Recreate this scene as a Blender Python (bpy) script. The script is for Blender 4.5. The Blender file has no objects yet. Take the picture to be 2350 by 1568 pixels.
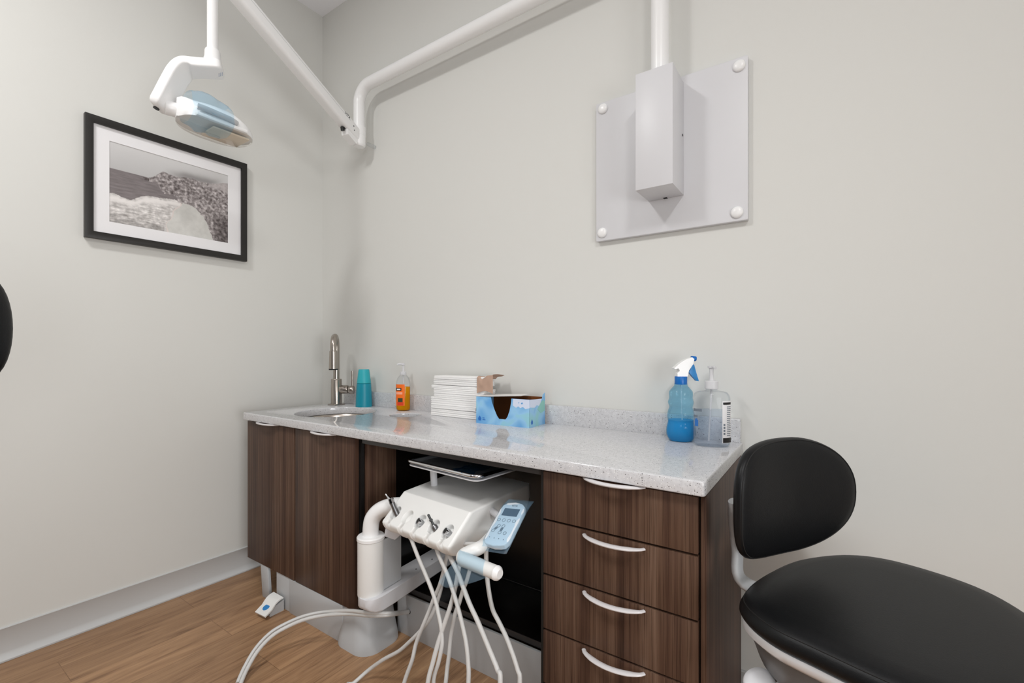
import bpy, bmesh, math, random
from mathutils import Vector, Matrix, noise
V = Vector
random.seed(7)
scn = bpy.context.scene
COL = scn.collection

# ------------------------------------------------------------------ camera
FPX, CXP, HYP = 1056.0, 1175.0, 809.0          # focal length, centre and eye level, for a 2350 px wide frame
TH = math.atan2(729, 1056)
EYE = V((2.538, -1.648, 1.15))
RX = V((math.cos(TH), math.sin(TH), 0)); FW = V((-math.sin(TH), math.cos(TH), 0))
cd = bpy.data.cameras.new('camera'); cam = bpy.data.objects.new('camera', cd); COL.objects.link(cam)
cam.location = EYE; cam.rotation_euler = (math.pi/2, 0, TH)
cd.sensor_width = 36; cd.sensor_fit = 'HORIZONTAL'; cd.lens = 36*FPX/2350
cd.shift_y = (HYP-784)/2350; cd.clip_start = .02
scn.camera = cam

def at(px, py, x=None, y=None, z=None, d=None):
    """the place in the room seen at a pixel, on a plane x=, y= or z= or at depth d"""
    r = RX*((px-CXP)/FPX) + FW + V((0, 0, (HYP-py)/FPX))
    t = d if d is not None else (x-EYE.x)/r.x if x is not None else (y-EYE.y)/r.y if y is not None else (z-EYE.z)/r.z
    return EYE + r*t

# ------------------------------------------------------------------ materials
def lin(c):
    c = c/255.0
    return c/12.92 if c <= .04045 else ((c+.055)/1.055)**2.4
def rgb(r, g, b): return (lin(r), lin(g), lin(b), 1)
def mat(name, col, rough=.5, metal=0, spec=.5, coat=0, bump=None, vary=None):
    m = bpy.data.materials.new(name); m.use_nodes = True
    nt = m.node_tree; b = nt.nodes['Principled BSDF']
    b.inputs['Base Color'].default_value = col; b.inputs['Roughness'].default_value = rough
    b.inputs['Metallic'].default_value = metal; b.inputs['Specular IOR Level'].default_value = spec
    b.inputs['Coat Weight'].default_value = coat; b.inputs['Coat Roughness'].default_value = .08
    if bump:
        tc = nt.nodes.new('ShaderNodeTexCoord'); n = nt.nodes.new('ShaderNodeTexNoise')
        n.inputs['Scale'].default_value = bump[0]; n.inputs['Detail'].default_value = 4
        bp = nt.nodes.new('ShaderNodeBump'); bp.inputs['Strength'].default_value = bump[1]; bp.inputs['Distance'].default_value = .002
        nt.links.new(tc.outputs['Object'], n.inputs['Vector']); nt.links.new(n.outputs['Fac'], bp.inputs['Height'])
        nt.links.new(bp.outputs['Normal'], b.inputs['Normal'])
    return m
def film(name, tint, gloss=.12, rough=.12, body=0.0, bodycol=(1, 1, 1, 1)):
    """thin clear plastic: tinted transparency, a sheen, a little milkiness"""
    m = bpy.data.materials.new(name); m.use_nodes = True
    nt = m.node_tree; nt.nodes.remove(nt.nodes['Principled BSDF'])
    out = nt.nodes['Material Output']
    tr = nt.nodes.new('ShaderNodeBsdfTransparent'); tr.inputs['Color'].default_value = tint
    gl = nt.nodes.new('ShaderNodeBsdfGlossy'); gl.inputs['Roughness'].default_value = rough
    lw = nt.nodes.new('ShaderNodeLayerWeight'); lw.inputs['Blend'].default_value = gloss
    mx = nt.nodes.new('ShaderNodeMixShader')
    ck = nt.nodes.new('ShaderNodeMath'); ck.operation = 'MINIMUM'; ck.inputs[1].default_value = .30
    nt.links.new(lw.outputs['Fresnel'], ck.inputs[0]); nt.links.new(ck.outputs[0], mx.inputs[0]); nt.links.new(gl.outputs[0], mx.inputs[2])
    src = tr.outputs[0]
    if body:
        df = nt.nodes.new('ShaderNodeBsdfDiffuse'); df.inputs['Color'].default_value = bodycol
        m2 = nt.nodes.new('ShaderNodeMixShader'); m2.inputs[0].default_value = body
        nt.links.new(tr.outputs[0], m2.inputs[1]); nt.links.new(df.outputs[0], m2.inputs[2]); src = m2.outputs[0]
    nt.links.new(src, mx.inputs[1]); nt.links.new(mx.outputs[0], out.inputs[0])
    return m
def N(nt, kind, **kw):
    n = nt.nodes.new(kind)
    for k, v in kw.items(): n.inputs[k].default_value = v
    return n
def ramp(nt, stops):
    r = nt.nodes.new('ShaderNodeValToRGB'); e = r.color_ramp.elements
    while len(e) < len(stops): e.new(.5)
    for i, (p, c) in enumerate(stops): e[i].position = p; e[i].color = c
    return r

def wood_mat(name, stops, axis_scale, rough, coat=.0, scale=1.0, island=False):
    m = mat(name, (1, 1, 1, 1), rough, coat=coat); nt = m.node_tree; b = nt.nodes['Principled BSDF']
    tc = nt.nodes.new('ShaderNodeTexCoord'); mp = nt.nodes.new('ShaderNodeMapping'); mp.inputs['Scale'].default_value = axis_scale
    nt.links.new(tc.outputs['Object'], mp.inputs['Vector'])
    n1 = N(nt, 'ShaderNodeTexNoise', Scale=scale, Detail=6, Roughness=.62); n2 = N(nt, 'ShaderNodeTexNoise', Scale=scale*.22, Detail=2)
    nt.links.new(mp.outputs[0], n1.inputs['Vector']); nt.links.new(mp.outputs[0], n2.inputs['Vector'])
    ad = nt.nodes.new('ShaderNodeMath'); ad.operation = 'MULTIPLY_ADD'; ad.inputs[1].default_value = .55
    mu = nt.nodes.new('ShaderNodeMath'); mu.operation = 'MULTIPLY'; mu.inputs[1].default_value = .45
    nt.links.new(n2.outputs['Fac'], mu.inputs[0]); nt.links.new(n1.outputs['Fac'], ad.inputs[0]); nt.links.new(mu.outputs[0], ad.inputs[2])
    r = ramp(nt, stops); nt.links.new(ad.outputs[0], r.inputs[0])
    m4 = nt.nodes.new('ShaderNodeMapping'); m4.inputs['Scale'].default_value = (330, 330, 3.2); nt.links.new(tc.outputs['Object'], m4.inputs['Vector'])
    n4 = N(nt, 'ShaderNodeTexNoise', Scale=1.0, Detail=3, Roughness=.7); nt.links.new(m4.outputs[0], n4.inputs['Vector'])
    r4 = ramp(nt, [(.36, (.42, .38, .36, 1)), (.50, (1, 1, 1, 1)), (.66, (1, 1, 1, 1)), (.74, (1.35, 1.3, 1.25, 1))]); nt.links.new(n4.outputs['Fac'], r4.inputs[0])
    mg = nt.nodes.new('ShaderNodeMixRGB'); mg.blend_type = 'MULTIPLY'; mg.inputs['Fac'].default_value = .8
    nt.links.new(r.outputs[0], mg.inputs['Color1']); nt.links.new(r4.outputs[0], mg.inputs['Color2']); nt.links.new(mg.outputs[0], b.inputs['Base Color'])
    b.inputs['Specular IOR Level'].default_value = .25
    bp = N(nt, 'ShaderNodeBump', Strength=.08, Distance=.002); nt.links.new(n1.outputs['Fac'], bp.inputs['Height']); nt.links.new(bp.outputs[0], b.inputs['Normal'])
    return m

def floor_mat():
    m = mat('vinyl plank floor', (1, 1, 1, 1), .42); nt = m.node_tree; b = nt.nodes['Principled BSDF']
    tc = nt.nodes.new('ShaderNodeTexCoord'); mp = nt.nodes.new('ShaderNodeMapping')
    mp.inputs['Rotation'].default_value = (0, 0, math.pi/2); nt.links.new(tc.outputs['Object'], mp.inputs['Vector'])
    br = N(nt, 'ShaderNodeTexBrick', Scale=1.0); br.inputs['Mortar Size'].default_value = .0012; br.inputs['Brick Width'].default_value = 1.2
    br.inputs['Row Height'].default_value = .18; br.inputs['Color1'].default_value = (.0, 0, 0, 1); br.inputs['Color2'].default_value = (1, 1, 1, 1)
    br.offset = .37; br.inputs['Mortar'].default_value = (.5, .5, .5, 1)
    nt.links.new(mp.outputs[0], br.inputs['Vector'])
    m2 = nt.nodes.new('ShaderNodeMapping'); m2.inputs['Scale'].default_value = (22, 2.2, 1); nt.links.new(tc.outputs['Object'], m2.inputs['Vector'])
    off = nt.nodes.new('ShaderNodeVectorMath'); off.operation = 'MULTIPLY_ADD'; off.inputs[1].default_value = (7, 13, 5)
    nt.links.new(br.outputs['Color'], off.inputs[0]); nt.links.new(m2.outputs[0], off.inputs[2])
    n1 = N(nt, 'ShaderNodeTexNoise', Scale=1.4, Detail=7, Roughness=.6, Distortion=.9); nt.links.new(off.outputs[0], n1.inputs['Vector'])
    m3 = nt.nodes.new('ShaderNodeMapping'); m3.inputs['Scale'].default_value = (120, 3, 1); nt.links.new(tc.outputs['Object'], m3.inputs['Vector'])
    n2 = N(nt, 'ShaderNodeTexNoise', Scale=1.6, Detail=3); nt.links.new(m3.outputs[0], n2.inputs['Vector'])
    a = nt.nodes.new('ShaderNodeMath'); a.operation = 'MULTIPLY_ADD'; a.inputs[1].default_value = .3
    nt.links.new(n2.outputs['Fac'], a.inputs[0])
    k = nt.nodes.new('ShaderNodeMath'); k.operation = 'MULTIPLY'; k.inputs[1].default_value = .7
    nt.links.new(n1.outputs['Fac'], k.inputs[0]); nt.links.new(k.outputs[0], a.inputs[2])
    r = ramp(nt, [(.30, rgb(112, 80, 54)), (.46, rgb(155, 119, 87)), (.6, rgb(174, 137, 102)), (.75, rgb(192, 156, 120))]); nt.links.new(a.outputs[0], r.inputs[0])
    hs = N(nt, 'ShaderNodeHueSaturation'); vv = nt.nodes.new('ShaderNodeMapRange')
    vv.inputs['To Min'].default_value = .88; vv.inputs['To Max'].default_value = 1.08
    nt.links.new(br.outputs['Color'], vv.inputs['Value']); nt.links.new(vv.outputs[0], hs.inputs['Value']); nt.links.new(r.outputs[0], hs.inputs['Color'])
    mm = nt.nodes.new('ShaderNodeMixRGB'); mm.blend_type = 'MULTIPLY'; mm.inputs['Color2'].default_value = (.66, .62, .58, 1)
    nt.links.new(br.outputs['Fac'], mm.inputs['Fac']); nt.links.new(hs.outputs[0], mm.inputs['Color1']); nt.links.new(mm.outputs[0], b.inputs['Base Color'])
    return m

def quartz_mat():
    m = mat('speckled quartz', (1, 1, 1, 1), .09, spec=.55); nt = m.node_tree; b = nt.nodes['Principled BSDF']
    tc = nt.nodes.new('ShaderNodeTexCoord')
    n = N(nt, 'ShaderNodeTexNoise', Scale=90, Detail=3); nt.links.new(tc.outputs['Object'], n.inputs['Vector'])
    base = ramp(nt, [(.3, rgb(201, 201, 204)), (.7, rgb(216, 216, 218))]); nt.links.new(n.outputs['Fac'], base.inputs[0])
    prev = base.outputs[0]
    for sc, th, colr, den in ((190, .24, rgb(84, 80, 80), .20), (330, .27, rgb(150, 147, 147), .30), (240, .24, rgb(246, 246, 246), .22)):
        v = nt.nodes.new('ShaderNodeTexVoronoi'); v.inputs['Scale'].default_value = sc
        mp = nt.nodes.new('ShaderNodeMapping'); mp.inputs['Location'].default_value = (sc, sc*.7, 0)
        nt.links.new(tc.outputs['Object'], mp.inputs['Vector']); nt.links.new(mp.outputs[0], v.inputs['Vector'])
        lt = nt.nodes.new('ShaderNodeMath'); lt.operation = 'LESS_THAN'; lt.inputs[1].default_value = th; nt.links.new(v.outputs['Distance'], lt.inputs[0])
        sp = nt.nodes.new('ShaderNodeSeparateColor'); nt.links.new(v.outputs['Color'], sp.inputs[0])
        l2 = nt.nodes.new('ShaderNodeMath'); l2.operation = 'LESS_THAN'; l2.inputs[1].default_value = den; nt.links.new(sp.outputs[0], l2.inputs[0])
        mu = nt.nodes.new('ShaderNodeMath'); mu.operation = 'MULTIPLY'; nt.links.new(lt.outputs[0], mu.inputs[0]); nt.links.new(l2.outputs[0], mu.inputs[1])
        mx = nt.nodes.new('ShaderNodeMixRGB'); mx.inputs['Color2'].default_value = colr
        nt.links.new(mu.outputs[0], mx.inputs['Fac']); nt.links.new(prev, mx.inputs['Color1']); prev = mx.outputs[0]
    nt.links.new(prev, b.inputs['Base Color'])
    return m

def tissue_mat():
    m = mat('printed tissue carton', (1, 1, 1, 1), .35); nt = m.node_tree; b = nt.nodes['Principled BSDF']
    tc = nt.nodes.new('ShaderNodeTexCoord'); n = N(nt, 'ShaderNodeTexNoise', Scale=13, Detail=2, Distortion=.6); nt.links.new(tc.outputs['Object'], n.inputs['Vector'])
    r = ramp(nt, [(.28, rgb(92, 160, 220)), (.45, rgb(128, 184, 228)), (.58, rgb(150, 200, 236)), (.72, rgb(150, 206, 214))]); nt.links.new(n.outputs['Fac'], r.inputs[0])
    nt.links.new(r.outputs[0], b.inputs['Base Color']); return m

def vcol_mat(name, rough):
    m = mat(name, (1, 1, 1, 1), rough, spec=.3); nt = m.node_tree
    a = nt.nodes.new('ShaderNodeVertexColor'); a.layer_name = 'ink'; nt.links.new(a.outputs[0], nt.nodes['Principled BSDF'].inputs['Base Color']); return m

M = dict(
    wall=mat('warm grey wall paint', rgb(219, 219, 215), .7, spec=.2, bump=(260, .04)),
    anti_bounce=mat('slate accent wall paint', rgb(140, 142, 144), .7, spec=.2),  # unseen front wall toned down to cut light bouncing in the room
    ceiling=mat('white ceiling paint', rgb(248, 249, 253), .9, spec=.1),
    floor=floor_mat(),
    base=mat('grey vinyl baseboard', rgb(198, 199, 199), .45),
    quartz=quartz_mat(),
    wood=wood_mat('dark walnut laminate', [(.30, rgb(52, 35, 27)), (.45, rgb(78, 56, 45)), (.56, rgb(93, 70, 56)), (.70, rgb(113, 90, 75))], (95, 95, 1.2), .46, coat=.0, scale=1.0),
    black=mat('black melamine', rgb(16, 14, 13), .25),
    rail=mat('dark grey metal rail', rgb(52, 51, 52), .4),
    gap=mat('shadow gap black', rgb(10, 9, 8), .6),
    white=mat('white enamel', rgb(242, 242, 242), .28, spec=.5),
    cream=mat('white plastic moulding', rgb(238, 238, 236), .35),
    panel=mat('light grey powder coat', rgb(214, 214, 217), .4),
    grey=mat('mid grey plastic', rgb(186, 188, 190), .45),
    mgrey=mat('grey housing plastic', rgb(112, 113, 115), .4),
    dgrey=mat('dark grey plastic', rgb(70, 72, 73), .4),
    hole=mat('black rubber', rgb(12, 12, 12), .5),
    nickel=mat('brushed nickel', rgb(176, 168, 160), .27, metal=1),
    chrome=mat('polished steel', rgb(214, 216, 220), .1, metal=1),
    traysteel=mat('polished tray steel', rgb(150, 152, 156), .32, metal=.55),
    steel=mat('satin steel', rgb(150, 150, 152), .3, metal=1),
    handle=mat('satin silver pull', rgb(216, 213, 214), .3, metal=.0, coat=.3),
    vinyl=mat('black upholstery', rgb(15, 16, 18), .42, spec=.25, bump=(420, .10)),
    seam=mat('black stitching', rgb(12, 12, 13), .7),
    alu=mat('cast aluminium', rgb(222, 223, 226), .3, metal=.25),
    frame=mat('black picture moulding', rgb(30, 28, 26), .42),
    mount=mat('white picture mount', rgb(238, 237, 239), .6),
    ink=vcol_mat('monochrome print', .4),
    hose=mat('grey silicone hose', rgb(206, 205, 203), .42),
    film=film('blue barrier film', (.84, .93, .98, 1), gloss=.16, rough=.1, body=.13, bodycol=rgb(178, 212, 238)),
    dfilm=film('deep blue barrier film', (.42, .68, .92, 1), gloss=.3, rough=.1),
    clear=film('clear plastic', (.95, .96, .97, 1), gloss=.18, rough=.04),
    lens=film('clear lamp shield', (.96, .945, .92, 1), gloss=.2, rough=.03),
    teal=mat('teal cup plastic', rgb(0, 140, 162), .4),
    teal2=mat('light teal cup plastic', rgb(40, 170, 182), .4),
    soap=film('amber liquid soap', (1, .62, .03, 1), gloss=.1, rough=.06, body=.45, bodycol=rgb(244, 176, 10)),
    label_orange=mat('orange label', rgb(245, 112, 24), .4),
    label_red=mat('red label print', rgb(214, 62, 30), .4),
    label_peach=mat('pale label print', rgb(250, 170, 140), .4),
    ink_black=mat('black print', rgb(26, 25, 26), .5),
    ink_green=mat('dark green print', rgb(52, 62, 30), .5),
    ink_grey=mat('grey print', rgb(110, 120, 132), .5),
    ink_blue=mat('blue print', rgb(40, 110, 190), .4),
    paper=mat('white paper towel', rgb(242, 241, 240), .8, spec=.2, bump=(500, .15)),
    kraft=mat('brown kraft paper', rgb(186, 156, 138), .8, spec=.2),
    carton=mat('brown carton inside', rgb(120, 72, 40), .8, spec=.1),
    cartonw=mat('white carton board', rgb(226, 224, 222), .7),
    cartonedge=mat('dark blue carton edge', rgb(40, 70, 100), .6),
    tissue=tissue_mat(), tissue_white=mat('pale carton print', rgb(214, 222, 240), .4), tissue_green=mat('green carton print', rgb(140, 200, 190), .4),
    tissue_blue=mat('blue carton print', rgb(90, 160, 215), .4),
    spray=film('clear blue bottle', (.66, .87, .955, 1), gloss=.22, rough=.05, body=.12, bodycol=rgb(120, 190, 225)),
    sprayliq=film('blue cleaning liquid', (.02, .50, .80, 1), gloss=.05, rough=.1, body=.85, bodycol=rgb(0, 165, 226)),
    capblue=mat('blue plastic cap', rgb(0, 104, 186), .35), trigblue=mat('bright blue trigger', rgb(0, 132, 205), .35),
    pump=film('milky pump plastic', (.8, .8, .82, 1), gloss=.15, rough=.2, body=.7, bodycol=rgb(238, 238, 240)),
    gel=film('clear sanitizer gel', (.92, .95, .985, 1), gloss=.03, rough=.1, body=.08, bodycol=rgb(196, 210, 230)),
    pad=mat('pale blue keypad face', rgb(226, 234, 242), .3), lcd=mat('grey display glass', rgb(74, 92, 112), .2),
    bluedot=mat('blue pedal button', rgb(30, 130, 200), .3), beige=mat('beige reflector', rgb(236, 226, 210), .3),
    red=mat('dark tray liner', rgb(40, 66, 110), .3),
)

# ------------------------------------------------------------------ mesh building
def spline(pts, n=8, closed=False):
    P = [V(p) for p in pts]; out = []; L = len(P)
    rng = range(L if closed else L-1)
    for i in rng:
        if closed: a, b, c, d = P[(i-1) % L], P[i], P[(i+1) % L], P[(i+2) % L]
        else: a, b, c, d = P[max(i-1, 0)], P[i], P[i+1], P[min(i+2, L-1)]
        for k in range(n):
            t = k/n
            out.append(.5*((2*b)+(c-a)*t+(2*a-5*b+4*c-d)*t*t+(3*b-a-3*c+d)*t**3))
    if not closed: out.append(P[-1])
    return out

class MB:
    def __init__(s): s.bm = bmesh.new()
    def box(s, x0, x1, y0, y1, z0, z1, bev=0, seg=2, xf=None):
        t = bmesh.new(); bmesh.ops.create_cube(t, size=1)
        for v in t.verts: v.co = V(((x0+x1)/2+v.co.x*(x1-x0), (y0+y1)/2+v.co.y*(y1-y0), (z0+z1)/2+v.co.z*(z1-z0)))
        if bev: bmesh.ops.bevel(t, geom=list(t.edges), offset=bev, segments=seg, affect='EDGES', profile=.5)
        if xf:
            for v in t.verts: v.co = xf(v.co)
        s.add(t); return s
    def add(s, t):
        m = bpy.data.meshes.new('tmp'); t.to_mesh(m); t.free(); s.bm.from_mesh(m); bpy.data.meshes.remove(m)
    def rings(s, rings, cap=True, closed_loop=False):
        """skin a list of equally long rings of points"""
        R = [[s.bm.verts.new(p) for p in r] for r in rings]; n = len(R[0])
        pairs = list(zip(R, R[1:])) + ([(R[-1], R[0])] if closed_loop else [])
        for a, b in pairs:
            for i in range(n):
                j = (i+1) % n
                try: s.bm.faces.new((a[i], a[j], b[j], b[i]))
                except ValueError: pass
        if cap and not closed_loop:
            try: s.bm.faces.new(list(reversed(R[0])))
            except ValueError: pass
            try: s.bm.faces.new(R[-1])
            except ValueError: pass
        return s
    def tube(s, pts, r, seg=16, cap=True, flat=None):
        P = [V(p) for p in pts]; n = len(P)
        rad = r if isinstance(r, (list, tuple)) else [r]*n
        T = [(P[min(i+1, n-1)]-P[max(i-1, 0)]).normalized() for i in range(n)]
        up = V((0, 0, 1)) if abs(T[0].z) < .9 else V((1, 0, 0))
        nrm = (up - T[0]*up.dot(T[0])).normalized(); rings = []
        for i in range(n):
            if i:
                nrm = T[i-1].rotation_difference(T[i]) @ nrm
            nrm = (nrm - T[i]*nrm.dot(T[i])).normalized(); bi = T[i].cross(nrm)
            fa, fb = flat if flat else (1, 1)
            rings.append([P[i]+(nrm*math.cos(a)*fa+bi*math.sin(a)*fb)*rad[i] for a in [2*math.pi*k/seg for k in range(seg)]])
        return s.rings(rings, cap)
    def cyl(s, p0, p1, r0, r1=None, seg=32, bev=0):
        p0, p1 = V(p0), V(p1); r1 = r0 if r1 is None else r1
        d = (p1-p0).normalized()
        if bev:
            return s.tube([p0, p0+d*.0001, p0+d*bev*.4, p0+d*bev, p1-d*bev, p1-d*bev*.4, p1-d*.0001, p1],
                          [max(r0-bev, 1e-4), r0-bev, r0-bev*.3, r0, r1, r1-bev*.3, r1-bev, max(r1-bev, 1e-4)], seg)
        return s.tube([p0, p1], [r0, r1], seg)
    def lathe(s, prof, c, seg=40, sx=1, sy=1, rz=0, cap=True):
        c = V(c); rings = []
        for r, z in prof:
            ring = []
            for k in range(seg):
                a = 2*math.pi*k/seg; x, y = r*math.cos(a)*sx, r*math.sin(a)*sy
                ring.append(c+V((x*math.cos(rz)-y*math.sin(rz), x*math.sin(rz)+y*math.cos(rz), z)))
            rings.append(ring)
        return s.rings(rings, cap)
    def prism(s, poly, vec):
        a = [V(p) for p in poly]; vec = V(vec)
        return s.rings([a, [p+vec for p in a]])
    def grid(s, f, nu, nv):
        G = [[s.bm.verts.new(f(i/(nu-1), j/(nv-1))) for j in range(nv)] for i in range(nu)]
        for i in range(nu-1):
            for j in range(nv-1): s.bm.faces.new((G[i][j], G[i+1][j], G[i+1][j+1], G[i][j+1]))
        return s
    def quad(s, a, b, c, d):
        s.bm.faces.new([s.bm.verts.new(V(p)) for p in (a, b, c, d)]); return s
    def mesh(s, name, material, origin, smooth=35, recalc=True):
        if recalc: bmesh.ops.recalc_face_normals(s.bm, faces=list(s.bm.faces))
        me = bpy.data.meshes.new(name)
        for v in s.bm.verts: v.co -= origin
        s.bm.to_mesh(me); s.bm.free(); me.materials.append(M[material])
        if smooth:
            for p in me.polygons: p.use_smooth = True
            me.set_sharp_from_angle(angle=math.radians(smooth))
        return me

ORG = {}
def thing(name, label, cat, loc, group=None):
    o = bpy.data.objects.new(name, None); COL.objects.link(o); o.location = loc; o.empty_display_size = .05
    o['label'] = label; o['category'] = cat
    if group: o['group'] = group
    ORG[o.name] = V(loc); return o
def part(name, mb, material, parent, label=None, smooth=35, recalc=True):
    org = ORG[parent.name]
    o = bpy.data.objects.new(name, mb.mesh(name, material, org, smooth, recalc)); COL.objects.link(o); o.parent = parent
    ORG[o.name] = org
    if label: o['label'] = label
    return o
def solo(name, mb, material, label, cat, loc, group=None, smooth=35, recalc=True):
    o = bpy.data.objects.new(name, mb.mesh(name, material, V(loc), smooth, recalc)); COL.objects.link(o); o.location = loc
    ORG[o.name] = V(loc); o['label'] = label; o['category'] = cat
    if group: o['group'] = group
    return o
def struct(name, mb, material, loc=(0, 0, 0), smooth=35):
    o = bpy.data.objects.new(name, mb.mesh(name, material, V(loc), smooth)); COL.objects.link(o); o.location = loc; o['kind'] = 'structure'
    ORG[o.name] = V(loc); return o
def flat_shape(mb, outlines, z0, z1, bev=0, res=1, xf=None):
    """a flat plate with holes: outlines are lists of (x, y); the first is the rim"""
    cu = bpy.data.curves.new('tmp', 'CURVE'); cu.dimensions = '2D'; cu.fill_mode = 'BOTH'
    for ol in outlines:
        sp = cu.splines.new('POLY'); sp.points.add(len(ol)-1); sp.use_cyclic_u = True
        for p, q in zip(sp.points, ol): p.co = (q[0], q[1], 0, 1)
    cu.extrude = (z1-z0)/2-bev; cu.bevel_depth = bev; cu.bevel_resolution = res; cu.offset = -bev
    ob = bpy.data.objects.new('tmp', cu); COL.objects.link(ob)
    dg = bpy.context.evaluated_depsgraph_get(); me = bpy.data.meshes.new_from_object(ob.evaluated_get(dg))
    t = bmesh.new(); t.from_mesh(me)
    for v in t.verts:
        v.co.z += (z0+z1)/2
        if xf: v.co = xf(v.co)
    bmesh.ops.remove_doubles(t, verts=list(t.verts), dist=1e-6)
    bpy.data.objects.remove(ob); bpy.data.curves.remove(cu); bpy.data.meshes.remove(me)
    mb.add(t); return mb
def text_shape(mb, s, size, xf, depth=.0004):
    cu = bpy.data.curves.new('tmp', 'FONT'); cu.body = s; cu.size = size; cu.extrude = depth; cu.align_x = 'CENTER'; cu.align_y = 'CENTER'
    ob = bpy.data.objects.new('tmp', cu); COL.objects.link(ob)
    dg = bpy.context.evaluated_depsgraph_get(); me = bpy.data.meshes.new_from_object(ob.evaluated_get(dg))
    t = bmesh.new(); t.from_mesh(me)
    for v in t.verts: v.co = xf(v.co)
    bpy.data.objects.remove(ob); bpy.data.curves.remove(cu); bpy.data.meshes.remove(me)
    mb.add(t); return mb
def circ(cx, cy, r, n=48, ry=None): return [(cx+r*math.cos(2*math.pi*k/n), cy+(ry or r)*math.sin(2*math.pi*k/n)) for k in range(n)]
def rrect(x0, x1, y0, y1, r, n=6):
    o = []
    for cx, cy, a0 in ((x1-r, y1-r, 0), (x0+r, y1-r, 90), (x0+r, y0+r, 180), (x1-r, y0+r, 270)):
        for k in range(n+1):
            a = math.radians(a0+90*k/n); o.append((cx+r*math.cos(a), cy+r*math.sin(a)))
    return o
def sstep(a, b, x):
    t = min(1, max(0, (x-a)/(b-a))); return t*t*(3-2*t)

# ------------------------------------------------------------------ the room
CEIL = 3.19; XR = 4.7; YF = -4.6
struct('floor', MB().box(-.1, XR+.1, YF-.1, .1, -.1, 0), 'floor')
struct('ceiling', MB().box(-.1, XR+.1, YF-.1, .1, CEIL, CEIL+.1), 'ceiling')
struct('wall_back', MB().box(-.1, XR+.1, 0, .1, 0, CEIL), 'wall')
struct('wall_left', MB().box(-.1, 0, YF-.1, 0, 0, CEIL), 'wall')
struct('wall_right', MB().box(XR, XR+.1, YF-.1, 0, 0, CEIL), 'wall')
struct('wall_front', MB().box(0, XR, YF-.1, YF, 0, CEIL), 'anti_bounce')
prof = [(0, .1245), (.0065, .1235), (.0075, .121), (.0055, .118), (.0055, .032), (.0065, .024), (.012, .014), (.0215, .0075), (.022, .004), (.021, .0005), (0, .0005)]
b = MB(); b.rings([[V((p, -.021, q)) for p, q in prof], [V((p, YF+.001, q)) for p, q in prof]]); struct('baseboard_left', b, 'base')
b = MB(); b.rings([[V((.0, -p, q)) for p, q in prof], [V((XR-.001, -p, q)) for p, q in prof]]); struct('baseboard_back', b, 'base')

# ------------------------------------------------------------------ worktop, sink and cabinets
X0, X1, YC, ZC = .2038, 2.309, -.558, .86
SC = (.555, -.285); SR = .186; WC = (.919, -.172); WR = .072
t = thing('countertop', 'pale grey speckled quartz worktop with a round sink cut-out and low upstand', 'countertop', (1.25, -.28, .825))
b = MB(); flat_shape(b, [rrect(X0, X1, YC, -.001, .010, 4), circ(*SC, SR, 72), circ(*WC, WR, 48)], .825, ZC, .004, 2)
slab = part('slab', b, 'quartz', t)
part('backsplash', MB().box(.243, 2.303, -.021, -.001, ZC-.0005, .936, .002), 'quartz', t)

t = thing('sink', 'round brushed steel undermount sink set in the worktop', 'sink', (SC[0], SC[1], .66))
pr = [(SR+.012, .824), (SR-.004, .824), (SR-.010, .815), (SR-.016, .76), (SR-.035, .69), (SR-.075, .672), (.028, .668)]
pr2 = [(r+.002, z-.002) for r, z in reversed(pr)]
part('bowl', MB().lathe(pr+pr2, (SC[0], SC[1], 0), 64, cap=False), 'nickel', t)
part('drain', MB().lathe([(.0288, .6665), (.030, .6715), (.024, .672), (.020, .668), (.004, .667)], (SC[0], SC[1], 0), 32), 'chrome', t)
t = thing('waste_chute', 'round waste opening cut through the worktop beside the sink', 'waste chute', (WC[0], WC[1], .6))
part('liner', MB().lathe([(WR+.004, .8245), (WR+.003, .60), (.002, .599), (.002, .597), (WR+.006, .597), (WR+.007, .8245)], (WC[0], WC[1], 0), 48, cap=False), 'dgrey', t)

def pull(mb, x0, x1, y, z, out, th, drop=0, seg=12):
    pts = []; rad = []
    n = 24
    for k in range(n+1):
        s = k/n; e = math.sin(math.pi*s)**.62
        pts.append(V((x0+(x1-x0)*s, y-.003-out*e, z-drop*e)))
        rad.append(th*(.55+.45*min(1, 4*min(s, 1-s)+.15)))
    mb.tube(pts, rad, seg, flat=(.62, 1.15)); return mb

t = thing('sink_cabinet', 'walnut base cabinet with two doors beneath the round sink', 'cabinet', (.62, -.28, .15))
b = MB(); b.box(.204, .222, -.513, -.03, .15, .822); b.box(1.046, 1.066, -.498, -.03, .15, .822, .001); b.box(.222, 1.046, -.513, -.03, .15, .168); b.box(.222, 1.046, -.05, -.03, .168, .822)
part('carcass', b, 'wood', t)
part('front_gap', MB().box(.224, 1.0455, -.5135, -.499, .152, .82), 'gap', t)
for nm, xa, xb, hx0, hx1 in (('a', .204, .611, 0, 0), ('b', .622, 1.034, 0, 0)):
    d = part('door', MB().box(xa, xb, -.535, -.515, .152, .8175, .0012), 'wood', t)
    ha, hb = (at(592, 968, y=-.54).x, at(639, 977, y=-.54).x) if xa < .3 else (at(716, 991, y=-.54).x, at(771, 1000, y=-.54).x)
    hz = (at(592, 968, y=-.54).z+at(639, 977, y=-.54).z)/2
    part('handle', pull(MB(), ha, hb, -.535, hz, .030, .0066), 'handle', d, 'silver bow handle')

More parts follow.
